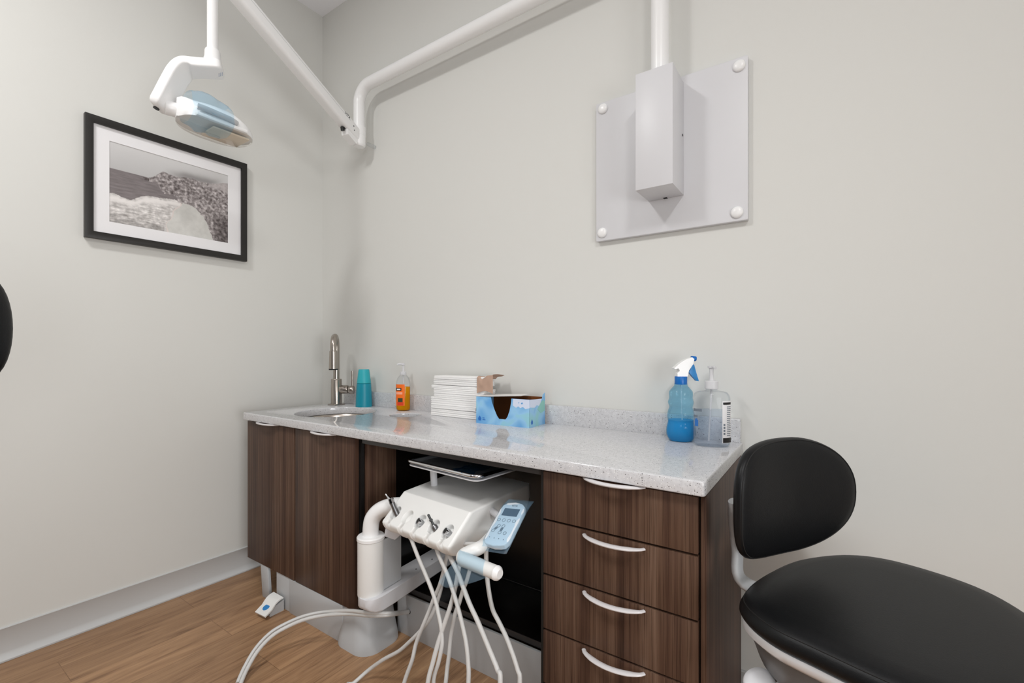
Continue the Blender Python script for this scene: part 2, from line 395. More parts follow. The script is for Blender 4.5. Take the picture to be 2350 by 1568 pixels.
t = thing('drawer_cabinet', 'walnut drawer unit at the right end beside the black stool', 'cabinet', (2.09, -.28, 0))
b = MB(); b.box(1.868, 1.8755, -.533, -.03, .02, .822); b.box(1.8755, 2.289, -.513, -.03, .02, .05); b.box(1.8755, 2.289, -.05, -.03, .05, .822)
b.box(1.8755, 2.289, -.5125, -.506, .05, .81); b.box(1.90, 2.28, -.47, -.03, 0, .02)
part('carcass', b, 'gap', t)
part('side_panel', MB().box(2.2925, 2.3055, -.526, -.022, .0, .822, .001), 'wood', t)
ZD = [.8195, .6815, .529, .3745, .2215, .06]
hp = [((1342, 1096), (1479, 1119)), ((1341, 1226), (1479, 1261)), ((1341, 1359), (1479, 1401)), ((1340, 1491), (1479, 1545))]
for i in range(5):
    d = part('drawer', MB().box(1.8765, 2.289, -.535, -.515, ZD[i+1]+.0028, ZD[i]-.0028, .0014), 'wood', t)
    if i < 4:
        pa, pb = at(*hp[i][0], y=-.537), at(*hp[i][1], y=-.537); z = (pa.z+pb.z)/2
    else: z -= .153
    part('handle', pull(MB(), pa.x, pb.x, -.535, z, .032, .0075), 'handle', d, 'silver bow handle')

t = thing('open_bay', 'black open bay beneath the worktop between door and drawer cabinets', 'cabinet', (1.46, -.2, 0))
part('back_panel', MB().box(1.068, 1.866, -.05, -.035, .186, .822), 'black', t)
part('side_shade_sheet', MB().box(1.068, 1.073, -.36, -.052, .186, .811), 'black', t)  # black sheet standing in for the shade deepening along the bay side
part('bottom_shelf', MB().box(1.068, 1.866, -.333, -.052, .166, .184, .001), 'black', t)
part('shelf_edge', MB().box(1.068, 1.866, -.336, -.3335, .165, .185), 'rail', t)
part('top_rail', MB().box(1.068, 1.866, -.527, -.50, .802, .8235, .001), 'rail', t)
part('top_panel', MB().box(1.068, 1.866, -.499, -.052, .812, .822), 'black', t)
kp = part('kick_panel', MB().box(1.068, 1.866, -.352, -.342, .0, .163, .001), 'grey', t, 'light grey kick panel')
part('cable_hole', MB().cyl(at(938, 1404, y=-.3525), at(938, 1404, y=-.3525)+V((0, .0012, 0)), .010, seg=20), 'hole', kp)

t = thing('cabinet_plinth', 'grey plastic plinth and flared foot beneath the sink cabinet', 'plinth', (.85, -.4, 0))
part('front_plate', MB().box(.575, .955, -.534, -.524, .0, .149, .001), 'grey', t)
part('side_plate', MB().box(.46, .571, -.530, -.520, .0, .149, .001), 'grey', t)
rg = []
for z, e in ((0, .0), (.012, -.001), (.04, -.012), (.08, -.028), (.115, -.038), (.149, -.042)):
    rg.append([V((x, y, z)) for x, y in rrect(.905-.25*e, 1.118+e, -.552-e*.55, -.3535, .07+e*.3, 8)])
part('flared_foot', MB().rings(rg), 'grey', t, smooth=60)
def lean(c): return V((c.x+.03*(c.z/.15)*-.6, c.y+.0*c.z, c.z))
solo('foot_bracket', MB().box(.338, .402, -.532, -.518, 0, .15, .002, xf=lean), 'grey', 'leaning grey metal strip left of the foot pedal', 'bracket', (.37, -.525, 0))
t = thing('foot_pedal', 'small grey foot pedal with a round blue button on the floor', 'foot pedal', (.47, -.59, 0))
A, B_ = at(628, 1360, y=-.54), at(650, 1369.5, y=-.54)
zt = (A.z+B_.z)/2; A = V((A.x, -.54, zt)); B_ = V((B_.x, -.54, zt))
Cc = at(608, 1416, z=.022); D = at(585, 1404.5, z=.022)
nn = (B_-A).cross(D-A).normalized()
if nn.z < 0: nn = -nn
mid = (A+B_)/2
rows = []
for k in range(9):
    s = k/8; p = A.lerp(D, s); q = B_.lerp(Cc, s); bend = nn*(.008*math.sin(math.pi*min(1, s*1.6)) if s < .625 else 0)
    rows.append([p+bend, q+bend, q+bend-nn*.006, p+bend-nn*.006])
part('treadle', MB().rings(rows), 'cream', t, smooth=25)
part('base', MB().prism([(A.x+.004, -.541, .0), (B_.x-.002, -.541, 0), (B_.x-.002, -.541, zt-.014), (A.x+.004, -.541, zt-.014)], (0, 0, 0)) if False else
     MB().rings([[V((A.x+.006, -.537, 0)), V((B_.x, -.537, 0)), V((B_.x, -.537, zt-.012)), V((A.x+.006, -.537, zt-.012))],
                 [V((A.x+.012, -.60, 0)), V((B_.x+.003, -.60, 0)), V((B_.x+.003, -.60, .030)), V((A.x+.012, -.60, .030))]]), 'grey', t)
cb = A.lerp(D, .66).lerp(B_.lerp(Cc, .66), .5)
part('button', MB().cyl(cb-nn*.001, cb+nn*.0022, .0155, seg=28, bev=.001), 'bluedot', t, 'round blue button')

# ------------------------------------------------------------------ picture on the left wall
t = thing('picture_frame', 'black framed monochrome coast photograph with wide white mount on the wall', 'picture', (.0, -.771, 1.626))
ya, yb, za, zb = -1.0896, -.4519, 1.6262, 2.1375; ia, ib, ja, jb = -1.0631, -.4795, 1.6545, 2.1065; pa_, pb_, qa, qb = -1.0096, -.5402, 1.7075, 2.0515
yz = lambda c: V((c.z, c.x, c.y))
b = MB(); flat_shape(b, [[(ya, za), (yb, za), (yb, zb), (ya, zb)], [(ia, ja), (ib, ja), (ib, jb), (ia, jb)]], .001, .027, .0012, 1, yz); part('moulding', b, 'frame', t)
b = MB(); flat_shape(b, [[(ia-.004, ja-.004), (ib+.004, ja-.004), (ib+.004, jb+.004), (ia-.004, jb+.004)], [(pa_, qa), (pb_, qa), (pb_, qb), (pa_, qb)]], .0125, .0150, 0, 1, yz); part('mount', b, 'mount', t)
nu, nv = 250, 183
b = MB(); b.grid(lambda u, v: V((.0122, pa_-.002+(pb_-pa_+.004)*u, qb+.002-(qb-qa+.004)*v)), nu, nv)
pr_o = part('print', b, 'ink', t, smooth=0, recalc=False)
def coast(u, v):
    nz = lambda s, o=0, d=4: noise.fractal(V((u*s, v*s*.72, o)), 1.0, 2.0, d)
    n1 = nz(9, 1); n2 = nz(34, 5); n3 = noise.fractal(V((u*10, v*46, 3)), 1, 2, 4)
    g = 212-22*v/.33
    ridge = .345-.12*sstep(.27, .43, u)-.03*sstep(.43, .7, u)-.08*sstep(.82, 1, u)+.03*math.exp(-((u-.41)/.04)**2)*-1+.012*n1
    c = (g, g-1, g-1)
    fog = sstep(.40, .62, u)*(1-sstep(.80, .97, u))
    fd = abs(v-(ridge-.02))
    k = fog*math.exp(-(fd/.05)**2); c = tuple(q*(1-k)+w*k for q, w in zip(c, (150, 147, 147)))
    L_ = [(.25, .36), (.40, .45), (.55, .54), (.68, .575), (.76, .66), (.80, .80), (.84, .93), (.88, 1.15), (1.01, 1.2)]
    low = L_[0][1]
    for (ua, va), (ub, vb_) in zip(L_, L_[1:]):
        if ua <= u < ub: low = va+(vb_-va)*(u-ua)/(ub-ua)
    low += .05*n1+.02*n2
    hor = .33
    foam0 = .655-.09*sstep(.12, .34, u)-.03*sstep(.3, .55, u)+.03*n1
    beach = .565-.12*sstep(.5, 1.0, v)-.03*n1 - .02*math.sin(v*30)
    if v > hor:
        s = 122+14*n3+10*(v-hor); c = (s+4, s-3, s-2)
        if v > foam0:
            w = 206+38*n3+34*n2-34*sstep(.82, 1, v)*(1 if u < .42 else 0)
            e = sstep(foam0, foam0+.05, v)*(1-sstep(foam0+.05, foam0+.12, v)); w = w*(1-e)+236*e
            c = (w+1, w-3, w-5)
            if u > beach-.012 and u < beach: c = (222, 212, 208)
            if u > beach:
                s = 208+9*n1+5*n2; c = (s, s-1, s-5)
    if u > .27+.02*n2 and v > ridge and v < low:
        k = .5+.5*n2+.42*noise.fractal(V((u*44, v*34, 9)), 1, 2, 3)+.22*n1
        k = min(1, max(0, .15+.85*k-.35*abs(noise.fractal(V((u*26, v*22, 4)), 1, 2, 3)))); r_ = 82+130*k
        r_ *= 1-.30*sstep(.84, .93, u+.08*n1)*sstep(.58, .74, v+.1*n1)
        e = sstep(.78, .86, u+.1*n1)*(1-sstep(.22, .30, v+.08*n1)); r_ = r_*(1-e)+(178+20*n2)*e
        c = (r_+3, r_-4, r_-4)
    if v > .345 and v < .375 and .25 < u < .30 and n2 > -.1: c = (90, 82, 82)
    return [min(255, max(0, q)) for q in c]
me = pr_o.data; ca = me.color_attributes.new('ink', 'FLOAT_COLOR', 'POINT')
for i in range(nu):
    for j in range(nv):
        ca.data[i*nv+j].color = rgb(*coast(i/(nu-1), j/(nv-1)))

# ------------------------------------------------------------------ wall mount: plate, cover box, post
t = thing('wall_mount', 'square white wall plate with tall narrow cover box and domed screw caps', 'wall plate', (2.065, 0, 1.572))
b = MB(); flat_shape(b, [rrect(1.805, 2.3245, 1.572, 2.0955, .004, 3)], .001, .0215, .0015, 1, lambda c: V((c.x, -c.z, c.y))); part('plate', b, 'panel', t)
for px, py in ((1383, 249), (1696, 150), (1381, 534), (1691, 487)):
    p = at(px, py, y=-.026); c = V((p.x, -.0215, p.z)); b = MB()
    b.rings([[c+V((r*math.cos(a), -h, r*math.sin(a))) for a in [2*math.pi*k/32 for k in range(32)]] for r, h in ((.0185, -.0005), (.0190, .003), (.0175, .006), (.0135, .0088), (.008, .0102), (.002, .0106))])
    part('screw_cap', b, 'white', t, smooth=60)
part('cover_box', MB().box(2.0075, 2.1285, -.158, -.0215, 1.687, 2.072, .0012), 'panel', t)
part('cable_notch', MB().box(2.062, 2.074, -.034, -.0218, 1.6855, 1.689), 'hole', t)
part('side_screw', MB().cyl((2.1284, -.040, 1.885), (2.1297, -.040, 1.885), .004, seg=14), 'hole', t)

# ------------------------------------------------------------------ dental light on its arm
YP = -.09; XP = 2.068; XJ = .470; ZP = 2.560
t = thing('dental_light', 'white dental operating light hanging on a long jointed wall arm', 'dental light', (XP, YP, 2.07))
def arc(c, a, b_, r, n=8):   # quarter bend from direction a to b
    return [V(c)+V(a)*r*(1-math.sin(k*math.pi/2/n))*1 + V(b_)*r*(1-math.cos(k*math.pi/2/n)) for k in range(n+1)]
rb = .085
pts = [V((XP, YP, 2.07)), V((XP, YP, 2.3))]
pts += [V((XP-rb+rb*math.cos(a), YP, ZP-rb+rb*math.sin(a))) for a in [math.pi/2*k/10 for k in range(11)]]
pts += [V((XP+(XJ-XP)*s, YP, ZP)) for s in (.3, .6)]
pts += [V((XJ+rb-rb*math.sin(a), YP, ZP-rb+rb*math.cos(a))) for a in [math.pi/2*k/10 for k in range(11)]]
pts += [V((XJ, YP, 2.40)), V((XJ, YP, 2.345))]
part('wall_pipe', MB().tube(pts, .0295, 28), 'white', t, smooth=50)
jp = part('pivot_joint', MB().lathe([(.030, 2.352), (.034, 2.350), (.0345, 2.344), (.0345, 2.305), (.0335, 2.304), (.0335, 2.262), (.032, 2.254), (.026, 2.247), (.002, 2.245)], (XJ, YP, 0), 36), 'white', t, smooth=40)
part('set_screw', MB().cyl((XJ+.020, YP-.0275, 2.335), (XJ+.021, YP-.0292, 2.335), .0028, seg=10), 'hole', jp)
part('wall_bumper', MB().cyl((XJ+.022, YP+.036, 2.272), (XJ+.022, -.001, 2.272), .010, seg=24, bev=.003), 'clear', t, 'clear round bumper against the wall')
A0 = V((XJ, YP-.02, 2.300)); E0 = V((.607, -.855, 2.622))
# flex arm: rounded rectangular beam from the pivot joint up to the lamp pole
dA = (E0-A0).normalized(); side = dA.cross(V((0, 0, 1))).normalized(); upv = side.cross(dA)
if upv.z < 0: upv = -upv
def beam(mb, p, q, w, h, r=.016, taper=1, n=6):
    ro = rrect(-w/2, w/2, -h/2, h/2, r, n); rg = []
    L = (q-p).length; D_ = (q-p).normalized()
    for s, k in ((0, .6), (.012, .88), (.03, 1), (L-.03, 1), (L-.012, .88), (L, .6)):
        rg.append([p+D_*s+side*x*k+upv*y*k for x, y in ro])
    return mb.rings(rg)
fa = part('flex_arm', beam(MB(), A0+dA*-.022, E0+dA*.03, .058, .066), 'white', t, smooth=40)
sg = -1 if side.dot(EYE-A0) < 0 else 1
b = MB(); b.box(0, 1, 0, 1, 0, 1, xf=lambda c: A0+dA*(.08+.80*c.x)+side*sg*(.0288+.0006*c.y)+upv*(.012+.0012*c.z)); part('seam_line', b, 'grey', fa)
for s, h in ((.052, .004), (.040, -.012)):
    p = A0+dA*s+side*sg*.029+upv*h; part('slot_screw', MB().cyl(p-side*sg*.001, p+side*sg*.0008, .0032, seg=12), 'dgrey', fa)
b = MB(); text_shape(b, 'VITA', .018, lambda c: A0+dA*.105+side*sg*(.0290+c.z)+(-dA)*c.x+upv*(c.y+.0195)); part('logo', b, 'ink_black', fa, 'small dark lettering')
# lug under the arm
lug = [A0+dA*-.01+upv*-.03, A0+dA*.075+upv*-.034, A0+dA*.085+V((0, 0, -.062)), A0+dA*.02+V((0, 0, -.064))]
b = MB(); b.rings([[p+side*.022 for p in lug], [p-side*.022 for p in lug]]); part('arm_lug', b, 'white', t)
b = MB(); b.tube([A0+dA*.078+upv*-.028, A0+dA*.088+upv*-.040, A0+dA*.080+upv*-.050], .010, 12); part('cable_entry', b, 'hole', t)
# drop pole and yoke
XL, YL = .6069, -.8547
b = MB(); b.cyl((XL, YL, 2.60), (XL, YL, 2.285), .0185, seg=28); b.cyl((XL, YL, 2.585), (XL, YL, 2.66), .033, seg=28, bev=.004); part('drop_pole', b, 'white', t)
col = part('pole_collar', MB().lathe([(.0186, 2.300), (.024, 2.298), (.026, 2.292), (.027, 2.268), (.029, 2.262), (.029, 2.235), (.002, 2.234)], (XL, YL, 0), 32), 'white', t, smooth=40)
yp = [at(512, 160, d=1.765), at(486, 158, d=1.75), at(446, 156, d=1.73), at(425, 158, d=1.715), at(409, 172, d=1.70), at(396, 195, d=1.69), at(380, 226, d=1.675), at(366, 252, d=1.665)]
ys = spline(yp, 6)
vdir = V((FW.x, FW.y, 0)).normalized()
rg = []
for i, p in enumerate(ys):
    T = (ys[min(i+1, len(ys)-1)]-ys[max(i-1, 0)]).normalized(); nrm = (vdir-T*vdir.dot(T)).normalized(); bi = T.cross(nrm)
    if bi.z < 0: bi = -bi
    e = min(i, len(ys)-1-i); k = (.55, .82, .95, 1)[min(e, 3)]
    rg.append([p+nrm*x*k*1.1+bi*y*k for x, y in rrect(-.038, .038, -.019, .019, .008, 5)])
yo = part('yoke', MB().rings(rg), 'white', t, smooth=50)
Te = (ys[-1]-ys[-3]).normalized()
part('yoke_vent', MB().cyl(ys[-1]+Te*-.003-V((RX.x, RX.y, 0))*.006-vdir*.008, ys[-1]+Te*.0012-V((RX.x, RX.y, 0))*.006-vdir*.008, .0095, seg=16), 'hole', yo)
b = MB(); pc = at(507, 172, d=1.727)
for k in range(3): b.box(0, 1, 0, 1, 0, 1, xf=lambda c, k=k: pc+V((RX.x, RX.y, 0))*(-.008+.006*k+.0026*c.x)-vdir*(.0004+.0006*c.y)+V((0, 0, -.008+.002*k+.014*c.z)))
part('emblem', b, 'ink_grey', yo, 'small blue grey mark')
# lamp head: long axis parallel to the left wall
H0 = at(400, 243, d=1.69); H0 = V((H0.x, H0.y, 2.05)); HL = .262; HX = H0.x+.018
head = []; 
def hring(s, grow=0):
    k = max(0, 1-abs(2*s-1)**2.6)**.5
    w = (.090*k+grow); top = 2.048+.030*k-.026*sstep(.55, 1, s)+.018*(1-sstep(0, .2, s)); 
    return k, w, top
rg = []
for i in range(25):
    s = .004+.992*i/24; k, w, top = hring(s); y = H0.y+HL*s; zr = 2.012-.002*sstep(.4, 1, s)
    ring = []
    for a in range(25):
        q = math.pi*a/24; ring.append(V((HX+w*math.cos(q), y, zr+(top+.012-zr)*math.sin(q)**.7)))
    rg.append(ring+[V((HX-w*.96, y, zr-.001)), V((HX, y, zr+.004)), V((HX+w*.96, y, zr-.001))])
hd = part('lamp_head', MB().rings(rg), 'white', t, smooth=50)
rg = []
for i in range(25):
    s = .03+.955*i/24; k, w, top = hring(s); y = H0.y+HL*s; zr = 2.010-.002*sstep(.4, 1, s)
    rg.append([V((HX+w*.97*math.cos(-math.pi*a/20), y, zr-.027*k*abs(math.sin(math.pi*a/20))**.8)) for a in range(21)])
b = MB()
for r1, r2 in zip(rg, rg[1:]):
    for a in range(20): b.quad(r1[a], r1[a+1], r2[a+1], r2[a])
bmesh.ops.remove_doubles(b.bm, verts=list(b.bm.verts), dist=1e-6); part('lens_shield', b, 'lens', t, 'clear curved lamp shield', smooth=60)
part('reflector', MB().box(HX-.055, HX+.055, H0.y+.10, H0.y+HL-.03, 1.996, 2.004, .003), 'beige', hd)
hb = MB(); hb.tube([V((HX+.088, H0.y+.035, 2.038)), V((HX+.094, H0.y+.06, 2.036)), V((HX+.094, H0.y+.145, 2.032)), V((HX+.086, H0.y+.168, 2.030))], .011, 14); part('handle', hb, 'grey', t)
part('light_strip', MB().box(HX+.080, HX+.0975, H0.y+.03, H0.y+.205, 2.004, 2.017, .003), 'white', t)
part('pivot', MB().cyl(V((HX-.03, H0.y-.026, 2.045)), V((HX-.02, H0.y+.02, 2.045)), .026, seg=28, bev=.004), 'white', t)
# blue sleeve round the lamp handle
def sleeve(u, v):
    a = 2*math.pi*v; y = H0.y+.014+.135*u; w = .006*noise.noise(V((u*5, v*9, 2)))
    x = HX+.05+.062*math.cos(a)+w; z = 2.026-.006*u+ (.090 if math.sin(a) > 0 else .056)*math.sin(a)*(1-.25*abs(2*u-1)**2)+w
    return V((x, y+.5*w, z))
solo('lamp_barrier_sleeve', MB().grid(sleeve, 18, 40), 'film', 'pale blue plastic sleeve wrapped round the lamp head', 'barrier film', V((HX, H0.y+.1, 2.0)), smooth=60)

# ------------------------------------------------------------------ faucet
F0 = V((.292, -.105, ZC)); FD = V((.74, -.67, 0)).normalized()
t = thing('faucet', 'brushed nickel pull-down kitchen tap behind the round sink', 'tap', F0)
part('base_plate', MB().box(-.033, .033, -.033, .033, 0, .006, .002, xf=lambda c: F0+c), 'nickel', t)
part('body', MB().lathe([(.0285, .006), (.0285, .140), (.027, .143), (.019, .144)], F0, 36), 'nickel', t)
np = [F0+V((0, 0, .14)), F0+V((0, 0, .24)), F0+V((0, 0, .30))]
np += [F0+FD*(.055-.055*math.cos(a))+V((0, 0, .320+.055*math.sin(a))) for a in [math.pi*k/12 for k in range(13)]]
np += [F0+FD*.11+V((0, 0, .298))]
part('neck', MB().tube(np, .0165, 24), 'nickel', t, smooth=60)
hd_ = part('spray_head', MB().lathe([(.0172, .300), (.0175, .298), (.0205, .296), (.0225, .205), (.0225, .200), (.002, .200)], F0+FD*.11, 32), 'nickel', t)
part('nozzle_ring', MB().lathe([(.0228, .2035), (.0232, .200), (.0228, .1965), (.003, .1962)], F0+FD*.11, 32), 'hole', hd_)
hr = V((RX.x, RX.y, 0))
vb = part('valve_barrel', MB().cyl(F0+hr*.02+V((0, 0, .085)), F0+hr*.066+V((0, 0, .085)), .0235, seg=32, bev=.004), 'nickel', t)
part('lever_knob', MB().cyl(F0+hr*.069+V((0, 0, .083)), F0+hr*.098+V((0, 0, .083)), .0225, seg=32, bev=.004), 'nickel', t)
part('lever', MB().tube([F0+hr*.088+V((0, 0, .10)), F0+hr*.088+V((0, 0, .188))], .0052, 14), 'nickel', t)

# ------------------------------------------------------------------ things on the worktop
cc = V((.482, -.068, ZC))
solo('plastic_cup', MB().lathe([(.0425, .0), (.0432, .003), (.0425, .006), (.0400, .070), (.0370, .122), (.034, .1245), (.002, .125)], cc, 40), 'teal', 'dark teal plastic cup upside down behind the round sink', 'cup', cc)
c2 = cc+V((0, 0, .1252))
solo('plastic_cup', MB().lathe([(.0362, 0), (.0366, .002), (.0362, .005), (.0285, .068), (.0265, .074), (.002, .0745)], c2, 40), 'teal2', 'light teal plastic cup upside down on top of the darker cup', 'cup', c2)

s0 = V((.786, -.066, ZC)); srz = math.radians(36)
t = thing('soap_bottle', 'orange liquid hand soap pump bottle by the wall', 'soap bottle', s0)
bp_ = [(.030, 0), (.0335, .004), (.035, .012), (.035, .128), (.0335, .146), (.028, .163), (.018, .176), (.0135, .180)]
part('bottle', MB().lathe(bp_, s0, 44, 1, .72, srz), 'clear', t, smooth=60)
part('liquid', MB().lathe([(.028, .003), (.0325, .008), (.0335, .014), (.0338, .118), (.0335, .119), (.002, .119)], s0, 44, 1, .72, srz), 'soap', t, 'amber soap')
def on_bottle(c, r, sy, rz):
    def f(a, z):
        x, y = r*math.cos(a), r*sy*math.sin(a); return c+V((x*math.cos(rz)-y*math.sin(rz), x*math.sin(rz)+y*math.cos(rz), z))
    return f
ob = on_bottle(s0, .0356, .72, srz)
def patch(mb, f, a0, a1, z0, z1, n=14): return mb.grid(lambda u, v: f(math.radians(a0+(a1-a0)*u), z0+(z1-z0)*v), n, 3)
lb = part('front_label', patch(MB(), ob, 186, 290, .026, .132, 20), 'label_orange', t, smooth=60)
ob = on_bottle(s0, .0359, .72, srz)
part('label_badge', patch(MB(), ob, 196, 264, .100, .114), 'ink_black', lb)
ob = on_bottle(s0, .0362, .72, srz)
b = MB(); text_shape(b, 'SOAP', .010, lambda c: ob(math.radians(222)+c.x/.031, .105+c.y*.8)) if False else patch(b, ob, 220, 256, .104, .110); part('badge_print', b, 'mount', lb)
part('label_band', patch(MB(), ob, 190, 272, .082, .094), 'label_peach', lb)
b = MB(); patch(b, ob, 232, 274, .044, .064); part('label_fruit', b, 'ink_green', lb)
b = MB(); patch(b, ob, 226, 280, .028, .044); part('label_foot', b, 'label_red', lb)
b = MB(); b.lathe([(.0145, .178), (.0155, .180), (.0155, .194), (.008, .196), (.0045, .197), (.0045, .226), (.009, .227), (.009, .235), (.002, .236)], s0, 28)
b.tube([s0+V((0, 0, .231)), s0-hr*.020+V((0, 0, .232)), s0-hr*.030+V((0, 0, .229))], [.006, .0055, .004], 12); part('pump', b, 'pump', t, 'white pump top')
b = MB(); b.tube([s0+V((0, 0, .178)), s0+V((.004, 0, .09)), s0+V((.010, 0, .012))], .0025, 8); part('dip_tube', b, 'pump', t)

# folded paper towels
lv = [(.8605, .8915, 0, .285), (.892, .9445, 0, .29), (.945, .986, .018, .295), (.9865, 1.0015, .004, .29), (1.002, 1.0255, .018, .29), (1.026, 1.0425, .020, .29)]
words = ['undermost of the towel stack', 'second from the bottom of the towel stack', 'third from the bottom of the towel stack', 'protruding left above the middle of the towel stack', 'second from the top of the towel stack', 'topmost of the towel stack']
for i, (z0, z1, dx, ln) in enumerate(lv):
    xa = 1.020+dx; n = max(2, round((z1-z0)/.0085)); rg = []
    yb0 = -.112; yb1 = -.026
    for k in range(n):
        za_, zb_ = z0+(z1-z0)*k/n, z0+(z1-z0)*(k+1)/n; h = zb_-za_
        for f, ins in ((.02, .0018), (.3, .0), (.7, .0), (.98, .0018)):
            jx, jy = random.uniform(-.001, .001), random.uniform(-.001, .001)
            rg.append([V((x+jx, y+jy, za_+h*f+.0018*math.sin(7*x*9+k+i)*min(1, (z0 > .87)))) for x, y in rrect(xa+ins, xa+ln-ins, yb0+ins, yb1-ins, .004, 3)])
    solo('paper_towel_bundle', MB().rings(rg), 'paper', 'white folded paper towel bundle, '+words[i], 'paper towels', (xa+ln/2, -.07, z0), 'folded paper towels in the stack by the wall', smooth=60)
wx = lv[5][2]+1.02+.29-.05
def wrap(u, v):
    x = 1.300+.085*u; k = noise.noise(V((u*4, v*5, 1)))
    zt_ = 1.048-.02*math.sin(math.pi*min(1, u*1.5))**2+.012*u
    if v < .5: s = v*2; return V((x+.006*k, -.118-.004*k+.0*s, .975+.012*math.sin(3*u)+(zt_-.975-.012*math.sin(3*u))*s))
    s = (v-.5)*2; return V((x+.01*k, -.118+.085*s, zt_+.004*k-.006*s*s+.006*math.sin(6*u)))
solo('torn_wrapper', MB().grid(wrap, 16, 20), 'kraft', 'torn brown kraft wrapper on the right end of the towel stack', 'paper wrapper', (1.32, -.09, .96), smooth=40)

# tissue carton
TA = V((1.343, -.176, ZC)); TB = V((1.594, -.162, ZC)); tu = (TB-TA).normalized(); tn = V((-tu.y, tu.x, 0)); TL = (TB-TA).length; TH_ = .109; TD = .128
tf = lambda u, v, w: TA+tu*u+tn*v+V((0, 0, w))
t = thing('tissue_box', 'opened blue tissue box with a U-shaped cut-out in front', 'tissue box', tf(TL/2, TD/2, 0))
cut = [(TL*.675, TH_), (TL*.665, TH_-.020), (TL*.64, TH_-.05), (TL*.60, TH_-.074), (TL*.565, TH_-.084), (TL*.445, TH_-.084), (TL*.41, TH_-.074), (TL*.36, TH_-.05), (TL*.31, TH_-.020), (TL*.29, TH_-.0)]
b = MB(); flat_shape(b, [[(0, 0), (TL, 0), (TL, TH_)]+cut+[(0, TH_)]], 0, .0012, 0, 1, lambda c: tf(c.x, c.z, c.y)); fr = part('front_panel', b, 'tissue', t)
part('left_panel', MB().box(0, .0012, .0012, TD, 0, TH_, xf=lambda c: tf(*c)), 'tissue', t)
b = MB(); flat_shape(b, [[(0, 0), (TD, 0), (TD, TH_+.018), (TD*.86, TH_+.012), (TD*.80, TH_-.006), (0, TH_)]], 0, .0012, 0, 1, lambda c: tf(TL-.0012+c.z, c.x, c.y)); rp = part('right_panel', b, 'tissue', t)
part('back_panel', MB().box(.0012, TL-.0012, TD-.0012, TD, 0, TH_, xf=lambda c: tf(*c)), 'carton', t)
part('bottom_panel', MB().box(.0012, TL-.0012, .0012, TD-.0012, 0, .0012, xf=lambda c: tf(*c)), 'carton', t)
part('lining', MB().box(.0013, TL-.0013, .0014, .0018, .001, TH_-.086, xf=lambda c: tf(*c)), 'carton', t)
b = MB(); flat_shape(b, [[(.0, .0), (TL*.30, .0), (TL*.78, TD*.25), (TL*.72, TD), (0, TD)]], TH_+.0003, TH_+.0015, 0, 1, lambda c: tf(c.x, c.y, c.z+.012*c.x/TL*0+.008*sstep(0, TL*.7, c.x))); part('top_flap', b, 'cartonw', t, 'white torn top flap')
b = MB(); b.rings([[tf(-.0005, .012, TH_), tf(-.0005, TD-.01, TH_), tf(-.0017, TD-.01, TH_), tf(-.0017, .012, TH_)], [tf(-.012, .014, TH_-.062), tf(-.012, TD-.012, TH_-.062), tf(-.0132, TD-.012, TH_-.062), tf(-.0132, .014, TH_-.062)]]); part('side_flap', b, 'carton', t)
mnt = lambda pts, o: [(TL*(.70+.30*x), TH_*y) for x, y in pts]
b = MB(); flat_shape(b, [mnt([(0.02, .995), (1, .995), (1, .70), (.75, .66), (.6, .73), (.45, .68), (.33, .74), (.2, .68), (.0, .76)], 0)], 0, .0003, 0, 1, lambda c: tf(c.x, -.0003+c.z*.9, c.y)); part('print_sky', b, 'tissue_white', fr)
b = MB(); flat_shape(b, [[(.012, .012), (.024, .012), (.026, .021), (.018, .032), (.010, .021)]], 0, .0003, 0, 1, lambda c: tf(c.x, -.0004+c.z*.9, c.y))
for k in range(2): b.box(.032, .046-.004*k, -.0004, -.0001, .015+.007*k, .018+.007*k, xf=lambda c: tf(*c))
part('print_drop', b, 'ink_blue', fr)
b = MB(); flat_shape(b, [[(TL*.80, TH_*.86), (TL*.812, TH_*.90), (TL*.818, TH_*.885), (TL*.806, TH_*.84)], [(TL*.845, TH_*.84), (TL*.865, TH_*.89), (TL*.885, TH_*.87), (TL*.868, TH_*.81)]], 0, .0003, 0, 1, lambda c: tf(c.x, -.0006+c.z*.9, c.y)); part('print_bird', b, 'tissue_blue', fr)
b = MB(); flat_shape(b, [[(.002, TH_*.99), (TD*.78, TH_*.96), (TD*.62, TH_*.70), (TD*.45, TH_*.76), (TD*.3, TH_*.68), (.002, TH_*.72)]], 0, .0003, 0, 1, lambda c: tf(TL+c.z, c.x, c.y)); part('print_sky', b, 'tissue_white', rp)
b = MB(); flat_shape(b, [[(TD*.50, TH_*.60), (TD*.60, TH_*.72), (TD*.72, TH_*.84), (TD*.84, TH_*.90), (TD*.97, TH_*.86), (TD*.97, TH_*.50), (TD*.70, TH_*.44)]], 0, .0003, 0, 1, lambda c: tf(TL+.0003+c.z, c.x, c.y)); part('print_hill', b, 'tissue_green', rp)
b = MB(); flat_shape(b, [[(.012, .012), (.024, .012), (.026, .021), (.018, .032), (.010, .021)]], 0, .0003, 0, 1, lambda c: tf(TL+c.z+.0002, c.x, c.y)); part('print_drop', b, 'ink_blue', rp)

